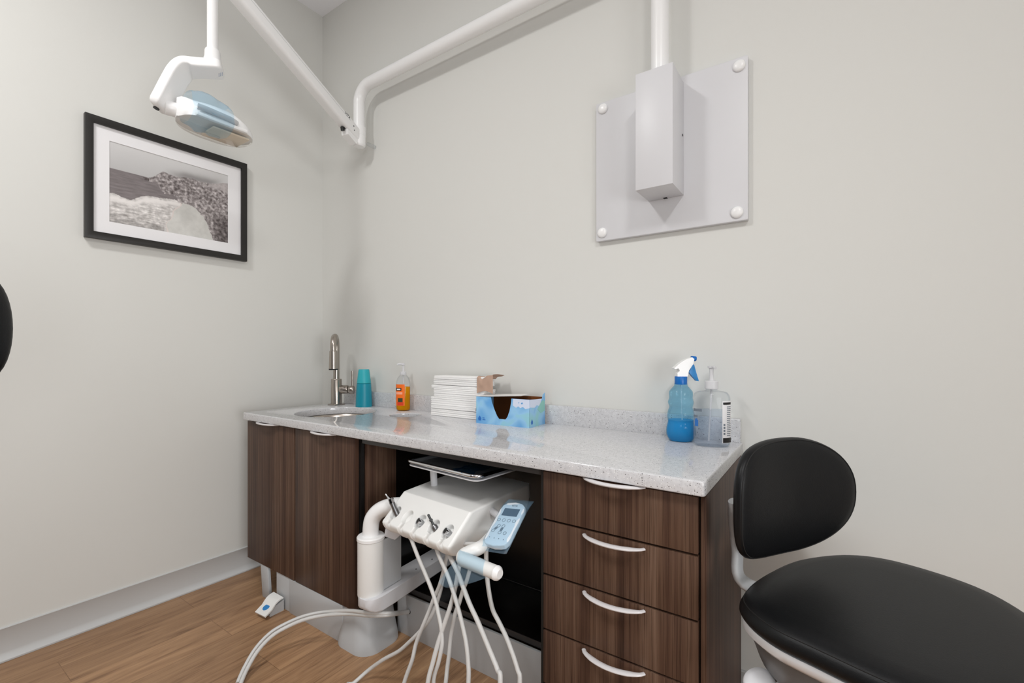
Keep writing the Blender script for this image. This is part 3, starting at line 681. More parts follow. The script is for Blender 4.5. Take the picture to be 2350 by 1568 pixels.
# blue spray bottle
p0 = V((2.136, -.090, ZC))
t = thing('spray_bottle', 'blue trigger spray bottle with rippled waist beside the sanitizer', 'spray bottle', p0)
q = .00143
bt = [(140/5.6, 1195), (30.5, 1140), (32.3, 1080), (31, 1010), (28.6, 945), (29.8, 890), (28.5, 820), (25.2, 762), (28.2, 705), (25.6, 650), (26, 600), (25, 560), (19.5, 520), (15, 490), (14, 455)]
prof = [(r*q*1.0, (1197-y)/5.6*q) for r, y in bt]
def smoothprof(p, n=4): return [(v.x, v.y) for v in spline([V((a, b_, 0)) for a, b_ in p], n)]
sp = smoothprof(prof)
part('bottle', MB().lathe(sp, p0, 44, 1, .86, .3), 'spray', t, smooth=70)
lq = [(max(.002, r-.0018), z+.0012) for r, z in sp if z < (1197-925)/5.6*q]; lq.append((.002, lq[-1][1]))
part('liquid', MB().lathe(lq, p0, 44, 1, .86, .3), 'sprayliq', t, 'deep blue liquid', smooth=60)
zc_ = prof[-1][1]
part('cap', MB().lathe([(.0192, zc_-.004), (.0196, zc_-.002), (.0196, zc_+.020), (.0185, zc_+.022), (.002, zc_+.0222)], p0, 32), 'capblue', t)
za0 = zc_+.022
o2 = p0+V((0, 0, za0)); X_ = hr; 
def hp_(px, py): return o2+X_*((px-500)/5.6*q)+V((0, 0, (372-py)/5.6*q))
sh = [hp_(442, 372), hp_(572, 372), hp_(585, 300), hp_(640, 215), hp_(655, 150), hp_(628, 128), hp_(540, 158), hp_(470, 205), hp_(398, 268), hp_(410, 278), hp_(455, 268), hp_(470, 300), hp_(440, 330)]
b = MB(); b.rings([[p+vdir*w*k for p in sh] for w, k in ((-.012, 1),)] + [[p+vdir*.012 for p in sh]]); part('trigger_head', b, 'white', t, smooth=20)
b = MB(); b.cyl(hp_(628, 140), hp_(695, 148), .0085, seg=20, bev=.002); part('nozzle', b, 'capblue', t, 'blue nozzle')
tg = [hp_(632, 205), hp_(662, 225), hp_(690, 330), hp_(722, 432), hp_(690, 428), hp_(635, 370), hp_(592, 312), hp_(612, 290)]
b = MB(); b.rings([[p-vdir*.007 for p in tg], [p+vdir*.007 for p in tg]]); part('trigger', b, 'trigblue', t, 'bright blue trigger lever')
b = MB(); b.tube([p0+V((0, 0, za0)), p0+V((.004, 0, .07)), p0+V((.008, 0, .01))], .0022, 8); part('dip_tube', b, 'pump', t)

# hand sanitizer
z0_ = V((2.236, -.120, ZC)); zr = math.radians(18)
t = thing('sanitizer_bottle', 'clear hand sanitizer pump bottle at the right end of the worktop', 'sanitizer bottle', z0_)
bp_ = smoothprof([(.047, 0), (.0515, .004), (.053, .012), (.053, .07), (.0535, .135), (.052, .155), (.044, .167), (.025, .171), (.0165, .174), (.0160, .178)], 3)
part('bottle', MB().lathe(bp_, z0_, 56, 1, .60, zr), 'clear', t, smooth=70)
part('gel', MB().lathe([(.046, .003), (.0505, .008), (.0518, .014), (.0515, .112), (.002, .1125)], z0_, 56, 1, .60, zr), 'gel', t, 'clear pale gel')
oz = on_bottle(z0_, .0542, .60, zr)
lb = part('back_label', patch(MB(), oz, 300, 352, .014, .142, 18), 'mount', t, 'white text label', smooth=60)
oz = on_bottle(z0_, .0547, .60, zr)
b = MB(); patch(b, oz, 302, 350, .016, .030); patch(b, oz, 302, 346, .132, .138)
for k in range(16): patch(b, oz, 318, 345-4*random.random(), .036+.0058*k, .0385+.0058*k)
for k in range(4): patch(b, oz, 304, 311, .04+.009*k, .046+.009*k)
part('label_print', b, 'ink_grey', lb)
ob2 = on_bottle(z0_, .0551, .60, zr); b = MB(); patch(b, ob2, 302, 350, .0155, .030); part('label_band', b, 'ink_black', lb)
b = MB(); patch(b, ob2, 303, 344, .131, .138); part('label_heading', b, 'ink_black', lb)
b = MB(); patch(b, oz, 196, 236, .108, .116); patch(b, oz, 198, 220, .090, .096); part('front_print', b, 'ink_grey', t)
b = MB(); patch(b, oz, 205, 222, .062, .082); patch(b, oz, 209, 218, .082, .086); part('front_mark', b, 'ink_blue', t, 'blue print mark')
b = MB(); b.lathe([(.018, .176), (.0195, .178), (.0195, .200), (.018, .202), (.007, .203), (.0055, .222), (.0070, .240), (.0115, .2425), (.0115, .247), (.002, .248)], z0_, 30); b.tube([z0_+V((0, 0, .2445)), z0_+V((.010, -.014, .2445)), z0_+V((.016, -.022, .242))], .004, 10); part('pump', b, 'pump', t, 'white pump top')
b = MB(); b.tube([z0_+V((0, 0, .176)), z0_+V((-.004, 0, .09)), z0_+V((-.008, 0, .014))], .003, 8); part('dip_tube', b, 'pump', t)

# ------------------------------------------------------------------ delivery unit
OU = V((1.288, -.52, .6566)); ca5, sa5 = math.cos(math.radians(5)), math.sin(math.radians(5))
UU = V((.9959, -.0905, 0)); VV = V((.0905*ca5, .9959*ca5, sa5)); WW = UU.cross(VV)
uf = lambda u, v, w: OU+UU*u+VV*v+WW*w
UW = .342
t = thing('delivery_unit', 'white dental delivery unit with instrument holders parked in the open bay', 'dental delivery unit', (1.2, -.5, .2))
P0, P1 = V((.0, .0)), V((-.0966, -.072)); Lf = (P1-P0).length; tg_ = (P1-P0)/Lf; nrm_ = V((-tg_.y, tg_.x)) ;
if nrm_.x > 0: nrm_ = -nrm_
prof_ = [('top', V((.30, -.002)), 0), ('top', V((.15, .0)), 0), ('top', V((.012, .0)), 0), ('top', V((.004, -.0006)), 0)]
NS = 110
for k in range(1, NS+1):
    s = k/NS; prof_.append(('f', P0+(P1-P0)*s, s))
lip = [P1+V((-.002, -.004)), P1+V((-.0005, -.012)), P1+V((.004, -.022)), P1+V((.010, -.031)), P1+V((.020, -.037)), P1+V((.036, -.042))]
for k, p in enumerate(lip): prof_.append(('l', p, 1+.07*(k+1)))
prof_ += [('b', V((.02, -.128)), 0), ('b', V((.15, -.118)), 0), ('b', V((.28, -.085)), 0), ('b', V((.30, -.05)), 0)]
HU = [.036, .102, .168, .234, .298]; SB = .66; cen = V((.10, -.055))
ucols = []
uu = 0
NU = 330
rgs = []
for i in range(NU+1):
    u = UW*i/NU; ring = []
    e = min(u, UW-u); k = 1 if e > .010 else 1-(1-math.sqrt(max(0, 1-(1-e/.010)**2)))*.09
    for kind, p, s in prof_:
        q_ = p.copy()
        if kind in 'fl' and kind != 'top':
            dsp = 0
            for hu in HU:
                du = u-hu; ds = (s-SB)*Lf
                rr = math.sqrt((du/.0205)**2+(ds/.025)**2)
                bowl = 1-sstep(.80, 1.02, rr)
                wch = .0078+.010*sstep(.90, 1.15, s)*.6
                ch = (1-sstep(wch*.85, wch*1.15, abs(du)))*sstep(SB, SB+.02, s)
                dsp = max(dsp, .022*bowl*(.75+.25*(1-min(1, rr))), .013*ch*(1-.55*sstep(1.0, 1.42, s)))
            q_ = q_-nrm_*dsp
        q_ = cen+(q_-cen)*k
        ring.append(uf(u, q_.x, q_.y))
    rgs.append(ring)
part('control_head', MB().rings(rgs), 'cream', t, smooth=70)
# tray on its post
part('tray_post', MB().cyl(uf(.052, .10, -.01), uf(.052, .10, .084), .0125, seg=24), 'panel', t)
# swivel arm: cylinder housing, bent tube, lower arm
cy = at(851, 1310, y=-.565); CX_, CY_ = cy.x, -.565
zt_, zb_ = at(851, 1243, y=-.58).z, at(851, 1388, y=-.61).z
part('pivot_column', MB().lathe([(.040, zb_-.004), (.045, zb_), (.0465, zb_+.006), (.0465, zt_-.004), (.045, zt_-.002), (.002, zt_-.0015)], (CX_, CY_, 0), 44), 'cream', t)
part('column_cap', MB().lathe([(.0475, zt_-.001), (.049, zt_+.001), (.049, zt_+.010), (.046, zt_+.014), (.030, zt_+.016)], (CX_, CY_, 0), 44), 'white', t)
bt_ = [V((CX_, CY_, zt_+.01)), V((CX_, CY_, zt_+.040)), V((CX_+.006, CY_+.004, zt_+.075)), V((CX_+.030, CY_+.018, zt_+.105)), V((CX_+.070, CY_+.040, zt_+.122)), V((CX_+.115, CY_+.062, zt_+.126))]
part('bent_tube', MB().tube(spline(bt_, 6), .0285, 26), 'white', t, smooth=60)
st = [V((CX_+.03, CY_+.035, zt_+.005)), V((CX_+.045, CY_+.030, zt_+.04)), V((CX_+.13, CY_+.055, zt_+.086)), V((CX_+.15, CY_+.08, zt_+.075)), V((CX_+.06, CY_+.06, zt_-.01))]
b = MB(); b.rings([[p for p in st], [p+V((0, .02, .004)) for p in st]]); part('gusset', b, 'panel', t)
ad = V((-.10, .995, 0)).normalized(); asd = V((.995, .10, 0))
az1 = zb_+.012; az0 = az1-.062
def arm_pt(s, w, z): return V((CX_+.012, CY_+.01, 0))+ad*s+asd*w+V((0, 0, z))
rg = []
for s, hw, dz in ((-.058, .012, .030), (-.052, .030, .018), (-.036, .044, .008), (-.01, .050, .002), (.05, .050, 0), (.25, .046, 0), (.47, .044, 0)):
    rg.append([arm_pt(s, x*hw, az0+dz+(az1-az0-dz*1.2)*z) for x, z in ((-1, .15), (-.8, 0), (.8, 0), (1, .15), (1, .97), (.95, 1), (-.95, 1), (-1, .97))])
la = part('lower_arm', MB().rings(rg), 'panel', t, smooth=40)
for s in (.09, .20, .30): part('arm_screw', MB().cyl(arm_pt(s, .02, az1-.001), arm_pt(s, .02, az1+.0008), .0035, seg=12), 'dgrey', la)
b = MB(); pl = [arm_pt(.010, .028, az1+.004), arm_pt(.105, .028, az1+.004), arm_pt(.105, .028, zt_-.004), arm_pt(.010, .028, zt_-.004)]; b.rings([[p for p in pl], [p-asd*.006 for p in pl]]); part('column_fin', b, 'grey', t, 'grey side plate')
# handle under the right front corner
hA = at(1056, 1281, d=1.30); hE = hA+UU*.138
hpts = spline([uf(.33, .10, -.115), hA+V((.035, .055, .022)), hA+V((.004, .018, .006)), hA+V((.010, .0, .0)), hA+UU*.04, hA+UU*.09, hE], 7)
ha = part('grab_handle', MB().tube(hpts, [.0185]*(len(hpts)-1)+[.0195], 24), 'cream', t, smooth=60)
b = MB(); b.tube([hE, hE+UU*.006, hE+UU*.012], [.0195, .0180, .012], 24); part('handle_cap', b, 'white', ha)
# keypad
kb = at(1134, 1254, d=1.295); kt = at(1185, 1157, d=1.415); kl = (kt-kb).length; kv = (kt-kb).normalized(); ku = (UU-kv*UU.dot(kv)).normalized(); kn = ku.cross(kv)
if kn.z < 0: kn = -kn
kf = lambda c: kb+ku*c.x+kv*c.y+kn*c.z
KW = .0415
out = [(-KW*.80, .004), (-KW*.5, .0), (0, -.003), (KW*.5, .0), (KW*.80, .004), (KW*.97, .016), (KW, .03), (KW, kl*.6), (KW, kl-.030), (KW*.93, kl-.014), (KW*.62, kl-.003), (0, kl+.002), (-KW*.62, kl-.003), (-KW*.93, kl-.014), (-KW, kl-.03), (-KW, kl*.6), (-KW, .03), (-KW*.97, .016)]
kp_ = part('keypad', flat_shape(MB(), [out], -.012, .006, .003, 2, kf), 'pad', t, 'pale blue keypad with grey display')
part('display', flat_shape(MB(), [[(-KW*.62, kl*.66), (KW*.66, kl*.66), (KW*.66, kl*.84), (-KW*.62, kl*.84)]], .0058, .0066, 0, 1, kf), 'lcd', kp_)
b = MB()
for k in range(4): flat_shape(b, [circ(-KW*.62+KW*.42*k, kl*.555, .0058, 24), circ(-KW*.62+KW*.42*k, kl*.555, .0047, 24)], .0058, .0065, 0, 1, kf)
for x, y in ((-.62, .30), (-.36, .415), (.02, .42), (-.02, .27), (.40, .27)): flat_shape(b, [circ(KW*x, kl*y, .0056, 24), circ(KW*x, kl*y, .0044, 24)], .0058, .0065, 0, 1, kf)
for x, y in ((-.62, .15), (-.22, .14), (.16, .14), (.55, .13)): flat_shape(b, [circ(KW*x, kl*y, .0016, 8)], .0058, .0064, 0, 1, kf)
part('key_rings', b, 'ink_grey', kp_)
b = MB()
for (xa, ya_), (xb, yb_) in (((-.62, .30), (-.36, .415)), ((-.02, .27), (.02, .42))):
    p, q2 = V((KW*xa, kl*ya_, .0)), V((KW*xb, kl*yb_, .0)); d_ = (q2-p).normalized(); nn_ = V((-d_.y, d_.x, 0))*.0042
    p += d_*.006; q2 -= d_*.006
    flat_shape(b, [[tuple((p+nn_)[:2]), tuple((p-nn_)[:2]), tuple((q2-nn_)[:2]), tuple((q2+nn_)[:2])]], .0058, .0064, 0, 1, kf)
part('rocker_marks', b, 'ink_grey', kp_)
b = MB(); text_shape(b, 'VITA', .010, lambda c: kf(V((c.x+.003, c.y+kl*.915, .0062+c.z)))); part('logo', b, 'ink_grey', kp_)
part('keypad_bracket', MB().tube([kf(V((-.01, kl*.7, -.010))), kf(V((-.035, kl*.75, -.03))), uf(UW-.02, .10, -.03)], .012, 14), 'panel', t)

# films on the unit
def kbag(u, v):
    a = 2*math.pi*v; x = (KW+.004)*math.copysign(abs(math.cos(a))**.55, math.cos(a)); z = .0105*math.copysign(abs(math.sin(a))**.6, math.sin(a))-.003
    y = -.010+(kl+.026)*u; w = .002*noise.noise(V((u*7, v*9, 4)))
    if u > .85: x += .010*(u-.85)/.15; z = z*(1-.8*(u-.85)/.15)
    return kf(V((x+w, y, z+w)))
solo('keypad_barrier_film', MB().grid(kbag, 24, 40), 'film', 'clear blue film bag pulled over the keypad', 'barrier film', kb, smooth=60)
hax = (hE-hA).normalized()
def hfilm(u, v):
    a = 2*math.pi*v; s = -.004+.100*u+.012*math.sin(a)
    r = .0202; c = hA+hax*s
    dz = math.cos(a); dy = math.sin(a)
    p = c+V((0, 0, 1))*r*dz+hax.cross(V((0, 0, 1)))*r*dy
    return p
fa_, fb_, fc_, fd_ = at(1046, 1286, d=1.29), at(1128, 1321, d=1.22), at(1007, 1334, d=1.29), at(1040, 1350, d=1.27)
def hflap(u, v):
    p = fa_.lerp(fb_, u).lerp(fc_.lerp(fd_, u), v); return p+vdir*(.006*math.sin(3*u+4*v))+V((0, 0, -.006*math.sin(math.pi*u)*v))
solo('handle_barrier_film', MB().grid(hfilm, 22, 48).grid(hflap, 14, 14), 'film', 'clear blue film wrapped round the grab handle with a hanging corner', 'barrier film', hA, smooth=60)

# instrument tray
TZ = .075; 
tc_ = uf(.19, .105, TZ)
tfm = lambda c: OU+UU*c.x+V((.0905, .9959, 0))*c.y+V((0, 0, c.z))
t = thing('instrument_tray', 'polished steel instrument tray on a post above the delivery unit', 'tray', tfm(V((.19, .11, .096))))
tx0, tx1, ty0, ty1 = .010, .365, .0, .23; TU = .036
rg = []
for ins, z in ((.0, .078), (.0, .0745), (.006, .0735), (.010, .0665), (.016, .0625), (.0165, .0625), (.016, .0640), (.0105, .0675), (.007, .0755), (.0015, .0775), (.0005, .0785)):
    rg.append([tfm(V((x, y, z+TU))) for x, y in rrect(tx0+ins, tx1-ins, ty0+ins, ty1-ins, .032-ins*.6, 7)])
b = MB(); b.rings(rg, cap=False); flat_shape(b, [rrect(tx0+.0155, tx1-.0155, ty0+.0155, ty1-.0155, .022, 7)], .0618+TU, .0640+TU, 0, 1, tfm); part('pan', b, 'traysteel', t, smooth=40)
rp_ = [tfm(V((x, y, .0745+TU))) for x, y in rrect(tx0+.003, tx1-.003, ty0+.003, ty1-.003, .031, 8)]
part('rim', MB().tube(rp_+[rp_[0], rp_[1]], .0062, 14, cap=False), 'chrome', t, 'polished rolled rim', smooth=70)
part('holder_ring', flat_shape(MB(), [rrect(tx0+.003, tx1-.003, ty0+.003, ty1-.003, .030, 7), rrect(tx0+.020, tx1-.020, ty0+.020, ty1-.020, .02, 7)], .0578+TU, .0606+TU, .002, 1, tfm), 'panel', t)
def tfilm(u, v):
    n_ = noise.fractal(V((u*3.2, v*4, 2)), 1, 2, 3)
    return tfm(V((.235+.085*u+.01*n_-.02*v, .000+.19*v+.006*n_, .0695+TU+.010*abs(n_)+.010*math.sin(math.pi*u)*(1-v))))
solo('tray_liner_film', MB().grid(tfilm, 26, 30), 'dfilm', 'crumpled dark blue film lying on the right end of the steel tray', 'barrier film', tfm(V((.28, .08, .07))), smooth=60)

# instruments in the holders and their hoses
def path(pxs, y0, y1, n=5):
    out = []
    for k, (px, py) in enumerate(pxs):
        p = at(px, py, y=y0+(y1-y0)*k/max(1, len(pxs)-1))
        if p.z < .0075: p = at(px, py, z=.0075)
        out.append(p)
    return out
S1 = [(944, 1238), (958, 1275), (975, 1315), (990, 1352), (1001, 1385), (1006, 1408), (1012, 1438), (1015, 1473), (1012, 1495), (1006, 1522), (995, 1561)]
S8 = [(1022, 1300), (1012, 1352), (1006, 1374), (996, 1402), (982, 1428), (961, 1452), (938, 1475), (915, 1495), (880, 1514), (845, 1539), (812, 1568)]
S2 = [(1000, 1255), (1010, 1282), (1026, 1318), (1039, 1355), (1051, 1395), (1062, 1438), (1070, 1477), (1074.6, 1522), (1075, 1566)]
S7 = [(1027, 1262), (1024, 1285), (1010, 1340), (996, 1373), (986, 1400), (973, 1431), (955, 1477), (946, 1515), (928, 1566)]
S4 = [(1026, 1266), (1038, 1289), (1050, 1313), (1062, 1345), (1078, 1387), (1097, 1428), (1126, 1498), (1142, 1538), (1148, 1567)]
S3 = [(1062, 1262), (1054, 1298), (1046, 1343), (1035, 1387), (1018, 1438), (1005, 1477), (993, 1522), (982, 1567)]
S5 = [(1116, 1250), (1116, 1284), (1118, 1325), (1123, 1364), (1131, 1400), (1145, 1428), (1161, 1461), (1176, 1500), (1188, 1538), (1193, 1567)]
S6 = [(1094, 1246), (1084, 1285), (1072, 1330), (1062, 1356), (1054, 1384), (1045, 1408), (1035, 1461), (1031, 1499), (1026, 1538), (1023, 1567)]
def loop(front, rear, ya, yb_, rear_y):
    a = path(front, ya, yb_); r = path(rear, rear_y[0], rear_y[1])
    e, f = a[-1], r[-1]
    m1 = V((e.x, e.y-.02, max(.008, e.z*.35))); m2 = V((f.x, f.y-.02, max(.008, f.z*.35))); mm_ = (m1+m2)/2; mm_.z = .008
    mid_ = [m1, mm_, m2] if (m1-m2).length > .03 else [mm_]
    return spline(a+mid_+list(reversed(r)), 5)
dirI = UU*-.42+VV*-.25+WW*.87; dirI.normalize()
def bowl(i, dn=.010): 
    s = SB; q_ = P0+(P1-P0)*s-nrm_*dn; return uf(HU[i], q_.x, q_.y)
def hosed(name, label, cat, i, pts, r, build):
    base = bowl(i); tt = thing(name, label, cat, base)
    build(tt, base)
    q_ = P0+(P1-P0)*.80-nrm_*.040; chn = uf(HU[i], q_.x, q_.y)
    hp2 = [base, base.lerp(chn, .6), chn, chn.lerp(pts[0], .5)]+pts
    part('hose', MB().tube(hp2, r, 12), 'hose', tt, 'grey flexible hose', smooth=60)
    return tt
def syringe(tt, p):
    d = (UU*-.50+VV*-.02+WW*.86).normalized()
    part('barrel', MB().tube([p-d*.008, p, p+d*.030, p+d*.042], [.008, .0095, .0085, .0095], 20), 'steel', tt)
    c = p+d*.046
    part('valve_head', MB().cyl(p+d*.040, p+d*.056, .0105, .009, seg=8), 'chrome', tt)
    d2 = (UU*-.80+VV*-.02+WW*.50).normalized()
    part('nozzle', MB().tube([c, c+d2*.012, c+d2*.024, c+d2*.036], [.007, .006, .0035, .0035], 14), 'chrome', tt)
def coupling(tt, p):
    d = (UU*-.30+VV*-.55+WW*.55).normalized()
    c = part('coupling', MB().tube([p-d*.008, p, p+d*.004, p+d*.016], [.008, .0105, .0110, .0105], 20), 'chrome', tt)
    part('socket', MB().cyl(p+d*.0158, p+d*.0166, .0072, seg=16), 'hole', c)
def handpiece(tt, p):
    d = (UU*-.42+VV*-.12+WW*.80).normalized()
    part('coupling', MB().tube([p-d*.012, p-d*.004, p+d*.006, p+d*.012], [.0075, .0105, .0100, .006], 20), 'steel', tt)
    part('spindle', MB().tube([p+d*.010, p+d*.024, p+d*.026, p+d*.030, p+d*.032, p+d*.046, p+d*.049], [.0042, .0036, .0058, .0058, .0036, .0042, .002], 14), 'dgrey', tt)
hosed('air_water_syringe', 'steel air and water syringe in the leftmost holder of the unit', 'dental syringe', 0, loop(S1, S8, -.60, -.66, (-.48, -.62)), .0062, syringe)
hosed('handpiece_coupling', 'empty chrome hose coupling in the middle holder of the unit', 'hose coupling', 2, loop(S2, S7, -.60, -.66, (-.50, -.64)), .0064, coupling)
hosed('dental_handpiece', 'dark handpiece with thin upright tip in the second holder from the keypad', 'dental handpiece', 3, loop(S4, S3, -.60, -.68, (-.57, -.68)), .0068, handpiece)
hosed('handpiece_coupling', 'empty chrome hose coupling in the holder nearest the keypad', 'hose coupling', 4, loop(S5, S6, -.56, -.60, (-.48, -.60)), .0066, coupling)

# cables from the bay hole to the floor at the left
CB = [(545, 1568), (562, 1530), (588, 1487), (622, 1452), (660, 1430), (700, 1414), (745, 1405), (800, 1402)]
for k, (lab, dz, dp) in enumerate((('upper of two white utility hoses arching out below the cabinet', .0, 0), ('lower of two white utility hoses arching out below the cabinet', 7.5, 5))):
    zs = (.008, .03, .06, .085, .10, .118, .13)
    pp = [at(px+dp*(1-i/7), py+dz, z=max(.0085, zs[i]-.002*k)) for i, (px, py) in enumerate(CB[:7])]
    pp += [at(800, 1402+dz, y=-.566), at(848, 1407+dz*.8, y=-.572), at(893, 1408+dz*.5, y=-.535), at(922, 1405+dz*.3, y=-.42), at(937, 1403+dz*.3, y=-.3555)]
    solo('utility_hose', MB().tube(spline(pp, 6), .0068, 14), 'hose', lab, 'hose', pp[0], 'utility hoses on the floor', smooth=60)

# ------------------------------------------------------------------ black stool at the right
sc = V((2.63, -.46, 0))
t = thing('dental_stool', 'black upholstered stool with rounded backrest beside the drawer cabinet', 'stool', sc)
ol = [(2.385, -.60), (2.386, -.52), (2.42, -.41), (2.472, -.30), (2.56, -.205), (2.65, -.172), (2.75, -.198), (2.825, -.25), (2.87, -.34), (2.89, -.44), (2.885, -.55), (2.85, -.65), (2.79, -.715), (2.71, -.74), (2.625, -.733), (2.52, -.698), (2.44, -.665)]
so = spline([V((x, y, 0)) for x, y in ol], 6, closed=True)
cs = V((2.64, -.455, 0))
def sring(k, z, off=0):
    return [cs+(p-cs)*k+(p-cs).normalized()*off+V((0, 0, z)) for p in so]
rg = [sring(.0, .646), sring(.3, .646), sring(.6, .646), sring(.80, .6455), sring(.91, .6425), sring(.95, .6375), sring(.978, .630), sring(.993, .622), sring(.997, .614), sring(.985, .606), sring(.955, .602), sring(.5, .601)]
part('seat', MB().rings(rg[1:]), 'vinyl', t, smooth=70)
part('seat_seam', MB().tube(sring(.965, .6335)+[sring(.965, .6335)[0]], .0012, 6, cap=False), 'seam', t)
rg = [sring(.93, .600), sring(.968, .5995), sring(.976, .594), sring(.974, .584), sring(.950, .577), sring(.90, .574), sring(.3, .57)]
part('seat_pan', MB().rings(rg), 'alu', t, smooth=40)
rg = [[cs+V((-.065, -.035, 0))+V((.185*r*math.cos(a), .185*r*math.sin(a), z)) for a in [2*math.pi*k/40 for k in range(40)]] for r, z in ((1, .573), (.98, .54), (.90, .50), (.76, .475), (.55, .458), (.3, .45))]
part('mechanism_housing', MB().rings(rg), 'mgrey', t, smooth=60)
lp = at(1742, 1568, d=.93); lq_ = at(1850, 1515, d=1.02)
lv_ = part('lever', MB().tube([lp, lp.lerp(lq_, .4), lq_, cs+V((-.03, -.02, .50))], .011, 16, flat=(.8, 1.1)), 'dgrey', t)
la_ = (lq_-lp).normalized(); pn = V((.25, -.35, .9)).normalized(); pa1 = (la_-pn*la_.dot(pn)).normalized(); pa2 = pn.cross(pa1)
rg = [[lp+pa1*.036*r*math.cos(a)+pa2*.026*r*math.sin(a)+pn*h for a in [2*math.pi*k/32 for k in range(32)]] for r, h in ((.3, -.010), (.8, -.008), (.96, -.003), (1, .003), (.93, .008), (.6, .010), (.2, .0105))]
part('lever_paddle', MB().rings(rg), 'panel', lv_, 'pale grey paddle', smooth=60)
# backrest
bn = V((.82, -.57, 0)).normalized(); bu = V((.57, .82, 0)).normalized(); bc = V((2.450, -.420, .822))
def brp(theta, r, front):
    c, s = math.cos(theta), math.sin(theta); n_ = 2.3+1.1*sstep(.3, -.7, c)*(1.15 if s < 0 else .7)
    a = .182*math.copysign(abs(c)**(2/n_), c); b_ = .132*math.copysign(abs(s)**(2/n_), s)
    a *= r; b_ *= r
    th = .030*max(0, 1-r**3.2)**.45
    wrapf = 1.15*a*a
    return bc+bu*a+V((0, 0, b_))+bn*(wrapf+(th if front else -th))
rg = []
NTH = 64
ths = [2*math.pi*k/NTH for k in range(NTH)]
rs = [.02, .2, .4, .6, .75, .86, .93, .97, .99]
for r in rs: rg.append([brp(a, r, True) for a in ths])
rg.append([brp(a, 1.0, True) for a in ths])
for r in reversed(rs): rg.append([brp(a, r, False) for a in ths])
part('backrest', MB().rings(rg), 'vinyl', t, smooth=70)
part('backrest_seam', MB().tube([brp(a, .965, True) for a in ths]+[brp(0, .965, True)], .0012, 6, cap=False), 'seam', t)
pb0 = bc-bn*.045-bu*.03
pst = spline([at(1684, 1150, d=1.09), at(1684, 1190, d=1.09), at(1692, 1260, d=1.085), at(1705, 1335, d=1.07), cs+V((-.16, .02, .585))], 6)
part('backrest_post', MB().tube(pst, .022, 18, flat=(.55, 1.2)), 'grey', t, 'grey backrest post', smooth=60)
part('gas_column', MB().lathe([(.028, .455), (.028, .25), (.036, .249), (.036, .09), (.002, .089)], (sc.x-.05, sc.y-.03, 0), 28), 'chrome', t)
for k in range(5):
    a = 2*math.pi*k/5+.5; d_ = V((math.cos(a), math.sin(a), 0)); c0 = V((sc.x-.05, sc.y-.03, 0))
    lg = part('base_leg', MB().tube([c0+d_*.02+V((0, 0, .105)), c0+d_*.15+V((0, 0, .09)), c0+d_*.235+V((0, 0, .066))], [.024, .019, .015], 14, flat=(.7, 1.1)), 'alu', t)
    sd = d_.cross(V((0, 0, 1))); cw = c0+d_*.235+V((0, 0, .026)); b = MB(); b.cyl(cw-sd*.016, cw+sd*.016, .0255, seg=24, bev=.004); b.cyl(cw+V((0, 0, .01)), cw+V((0, 0, .045)), .006, seg=10); part('caster', b, 'hole', lg)

# ------------------------------------------------------------------ patient chair, only its headrest edge shows at the far left
hc = at(-80, 752, d=.80)
t = thing('dental_chair', 'black padded patient chair headrest at the left edge', 'dental chair', (hc.x, hc.y-.75, 0))
hx = V((RX.x, RX.y, 0))
rg = []
for k in range(21):
    a = -math.pi/2+math.pi*k/20; rr = max(.02, math.cos(a))**.62
    rg.append([hc+hx*(.0655*rr*math.copysign(abs(math.cos(q))**.8, math.cos(q)))+vdir*(.040*rr*math.copysign(abs(math.sin(q))**.8, math.sin(q)))+V((0, 0, .098*math.sin(a))) for q in [2*math.pi*j/36 for j in range(36)]])
part('headrest', MB().rings(rg), 'vinyl', t, smooth=70)
bx = V((hc.x, hc.y-.12, hc.z))
part('headrest_bar', MB().tube([hc-hx*.03-V((0, 0, .02)), bx+V((0, 0, -.06)), bx+V((0, -.03, -.20))], .014, 14), 'steel', t)
b = MB(); b.box(-.2, .2, -.05, .05, -.30, .30, .045, 4, xf=lambda c: V((bx.x, bx.y-.16, .74))+V((c.x, c.y+.35*c.z, c.z))); part('backrest', b, 'vinyl', t, smooth=60)
b = MB(); b.box(-.24, .24, -.95, .0, -.05, .05, .04, 4, xf=lambda c: V((bx.x, bx.y-.22, .46))+c); part('seat', b, 'vinyl', t, smooth=60)
b = MB(); b.box(-.12, .12, -.55, -.25, .02, .43, .03, 3, xf=lambda c: V((bx.x, bx.y-.2, 0))+c); part('pedestal', b, 'panel', t)
part('base_plate', MB().box(-.24, .24, -.85, .0, 0, .03, .01, 2, xf=lambda c: V((bx.x, bx.y-.2, 0))+c), 'panel', t)

# ------------------------------------------------------------------ light: ceiling panels of the room
def ceiling_light(name, x, y, w, h, power, col=(1, .994, .982)):
    l = bpy.data.lights.new(name, 'AREA'); l.shape = 'RECTANGLE'; l.size = w; l.size_y = h; l.energy = power; l.color = col
    o = bpy.data.objects.new(name, l); COL.objects.link(o); o.location = (x, y, CEIL-.012)
ceiling_light('ceiling_panel_light', 1.05, -2.15, .22, .7, 32)
ceiling_light('ceiling_panel_light', 3.25, -2.25, .22, .7, 35)
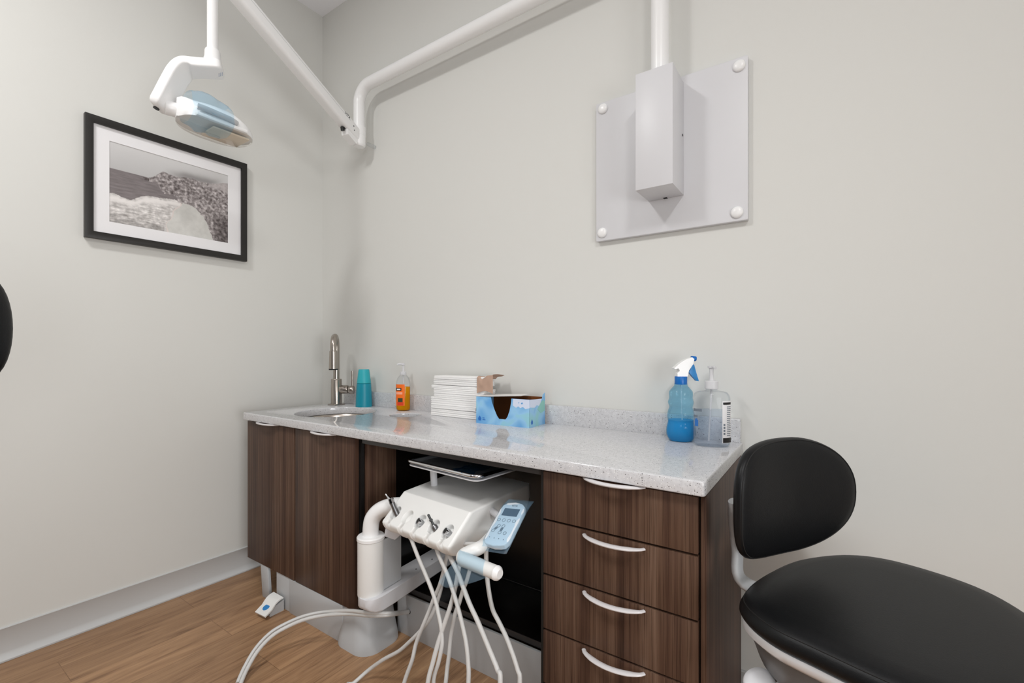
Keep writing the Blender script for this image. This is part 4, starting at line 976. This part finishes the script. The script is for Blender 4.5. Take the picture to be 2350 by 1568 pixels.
# added fill lamp behind the camera, aimed up to brighten the ceiling
fl = bpy.data.lights.new('ceiling_fill', 'AREA'); fl.shape = 'DISK'; fl.size = .35; fl.energy = 12; fl.color = (.97, .985, 1)
fo = bpy.data.objects.new('ceiling_fill', fl); COL.objects.link(fo); fo.location = (2.5, -2.9, 1.75)
fo.rotation_euler = V((-.10, .25, 1)).to_track_quat('-Z', 'Y').to_euler()
# added soft fill lamp at the right, brightening the low left wall
ul = bpy.data.lights.new('side_fill', 'AREA'); ul.shape = 'DISK'; ul.size = 1.1; ul.energy = 14; ul.spread = math.radians(110); ul.color = (.98, .99, 1)
uo = bpy.data.objects.new('side_fill', ul); COL.objects.link(uo); uo.location = (4.3, -1.95, 1.0)
uo.rotation_euler = V((-4.3, 1.0, -.5)).to_track_quat('-Z', 'Y').to_euler()
# the flash on a stand beside the camera
kl_ = bpy.data.lights.new('camera_flash', 'AREA'); kl_.shape = 'DISK'; kl_.size = .6; kl_.energy = 4.5; kl_.color = (.98, .99, 1)
ko = bpy.data.objects.new('camera_flash', kl_); COL.objects.link(ko); ko.location = (2.85, -2.35, 1.75)
ko.rotation_euler = V((-2.1, 2.0, -.55)).to_track_quat('-Z', 'Y').to_euler()
# added broad fill lamp on the unseen wall behind the camera
wl = bpy.data.lights.new('rear_fill', 'AREA'); wl.shape = 'RECTANGLE'; wl.size = 2.6; wl.size_y = 1.9; wl.energy = 7; wl.color = (.96, .98, 1)
wo = bpy.data.objects.new('rear_fill', wl); COL.objects.link(wo); wo.location = (2.35, YF+.012, 1.45); wo.rotation_euler = (math.pi/2, 0, math.pi)
b = MB(); flat_shape(b, [[(1.0, .45), (3.7, .45), (3.7, 2.45), (1.0, 2.45)], [(1.06, .51), (3.64, .51), (3.64, 2.39), (1.06, 2.39)]], YF+.0005, YF+.04, .003, 1, lambda c: V((c.x, c.z, c.y))); struct('added_window_frame', b, 'white')  # unseen window frame, added round the rear fill lamp
w = bpy.data.worlds.new('world'); scn.world = w; w.use_nodes = True
w.node_tree.nodes['Background'].inputs[0].default_value = (.8, .85, 1, 1); w.node_tree.nodes['Background'].inputs[1].default_value = .3

vs = scn.view_settings; scn.display_settings.display_device = 'sRGB'
vs.view_transform = 'Standard'; vs.look = 'None'; vs.gamma = 1; vs.use_curve_mapping = False; vs.exposure = -.06
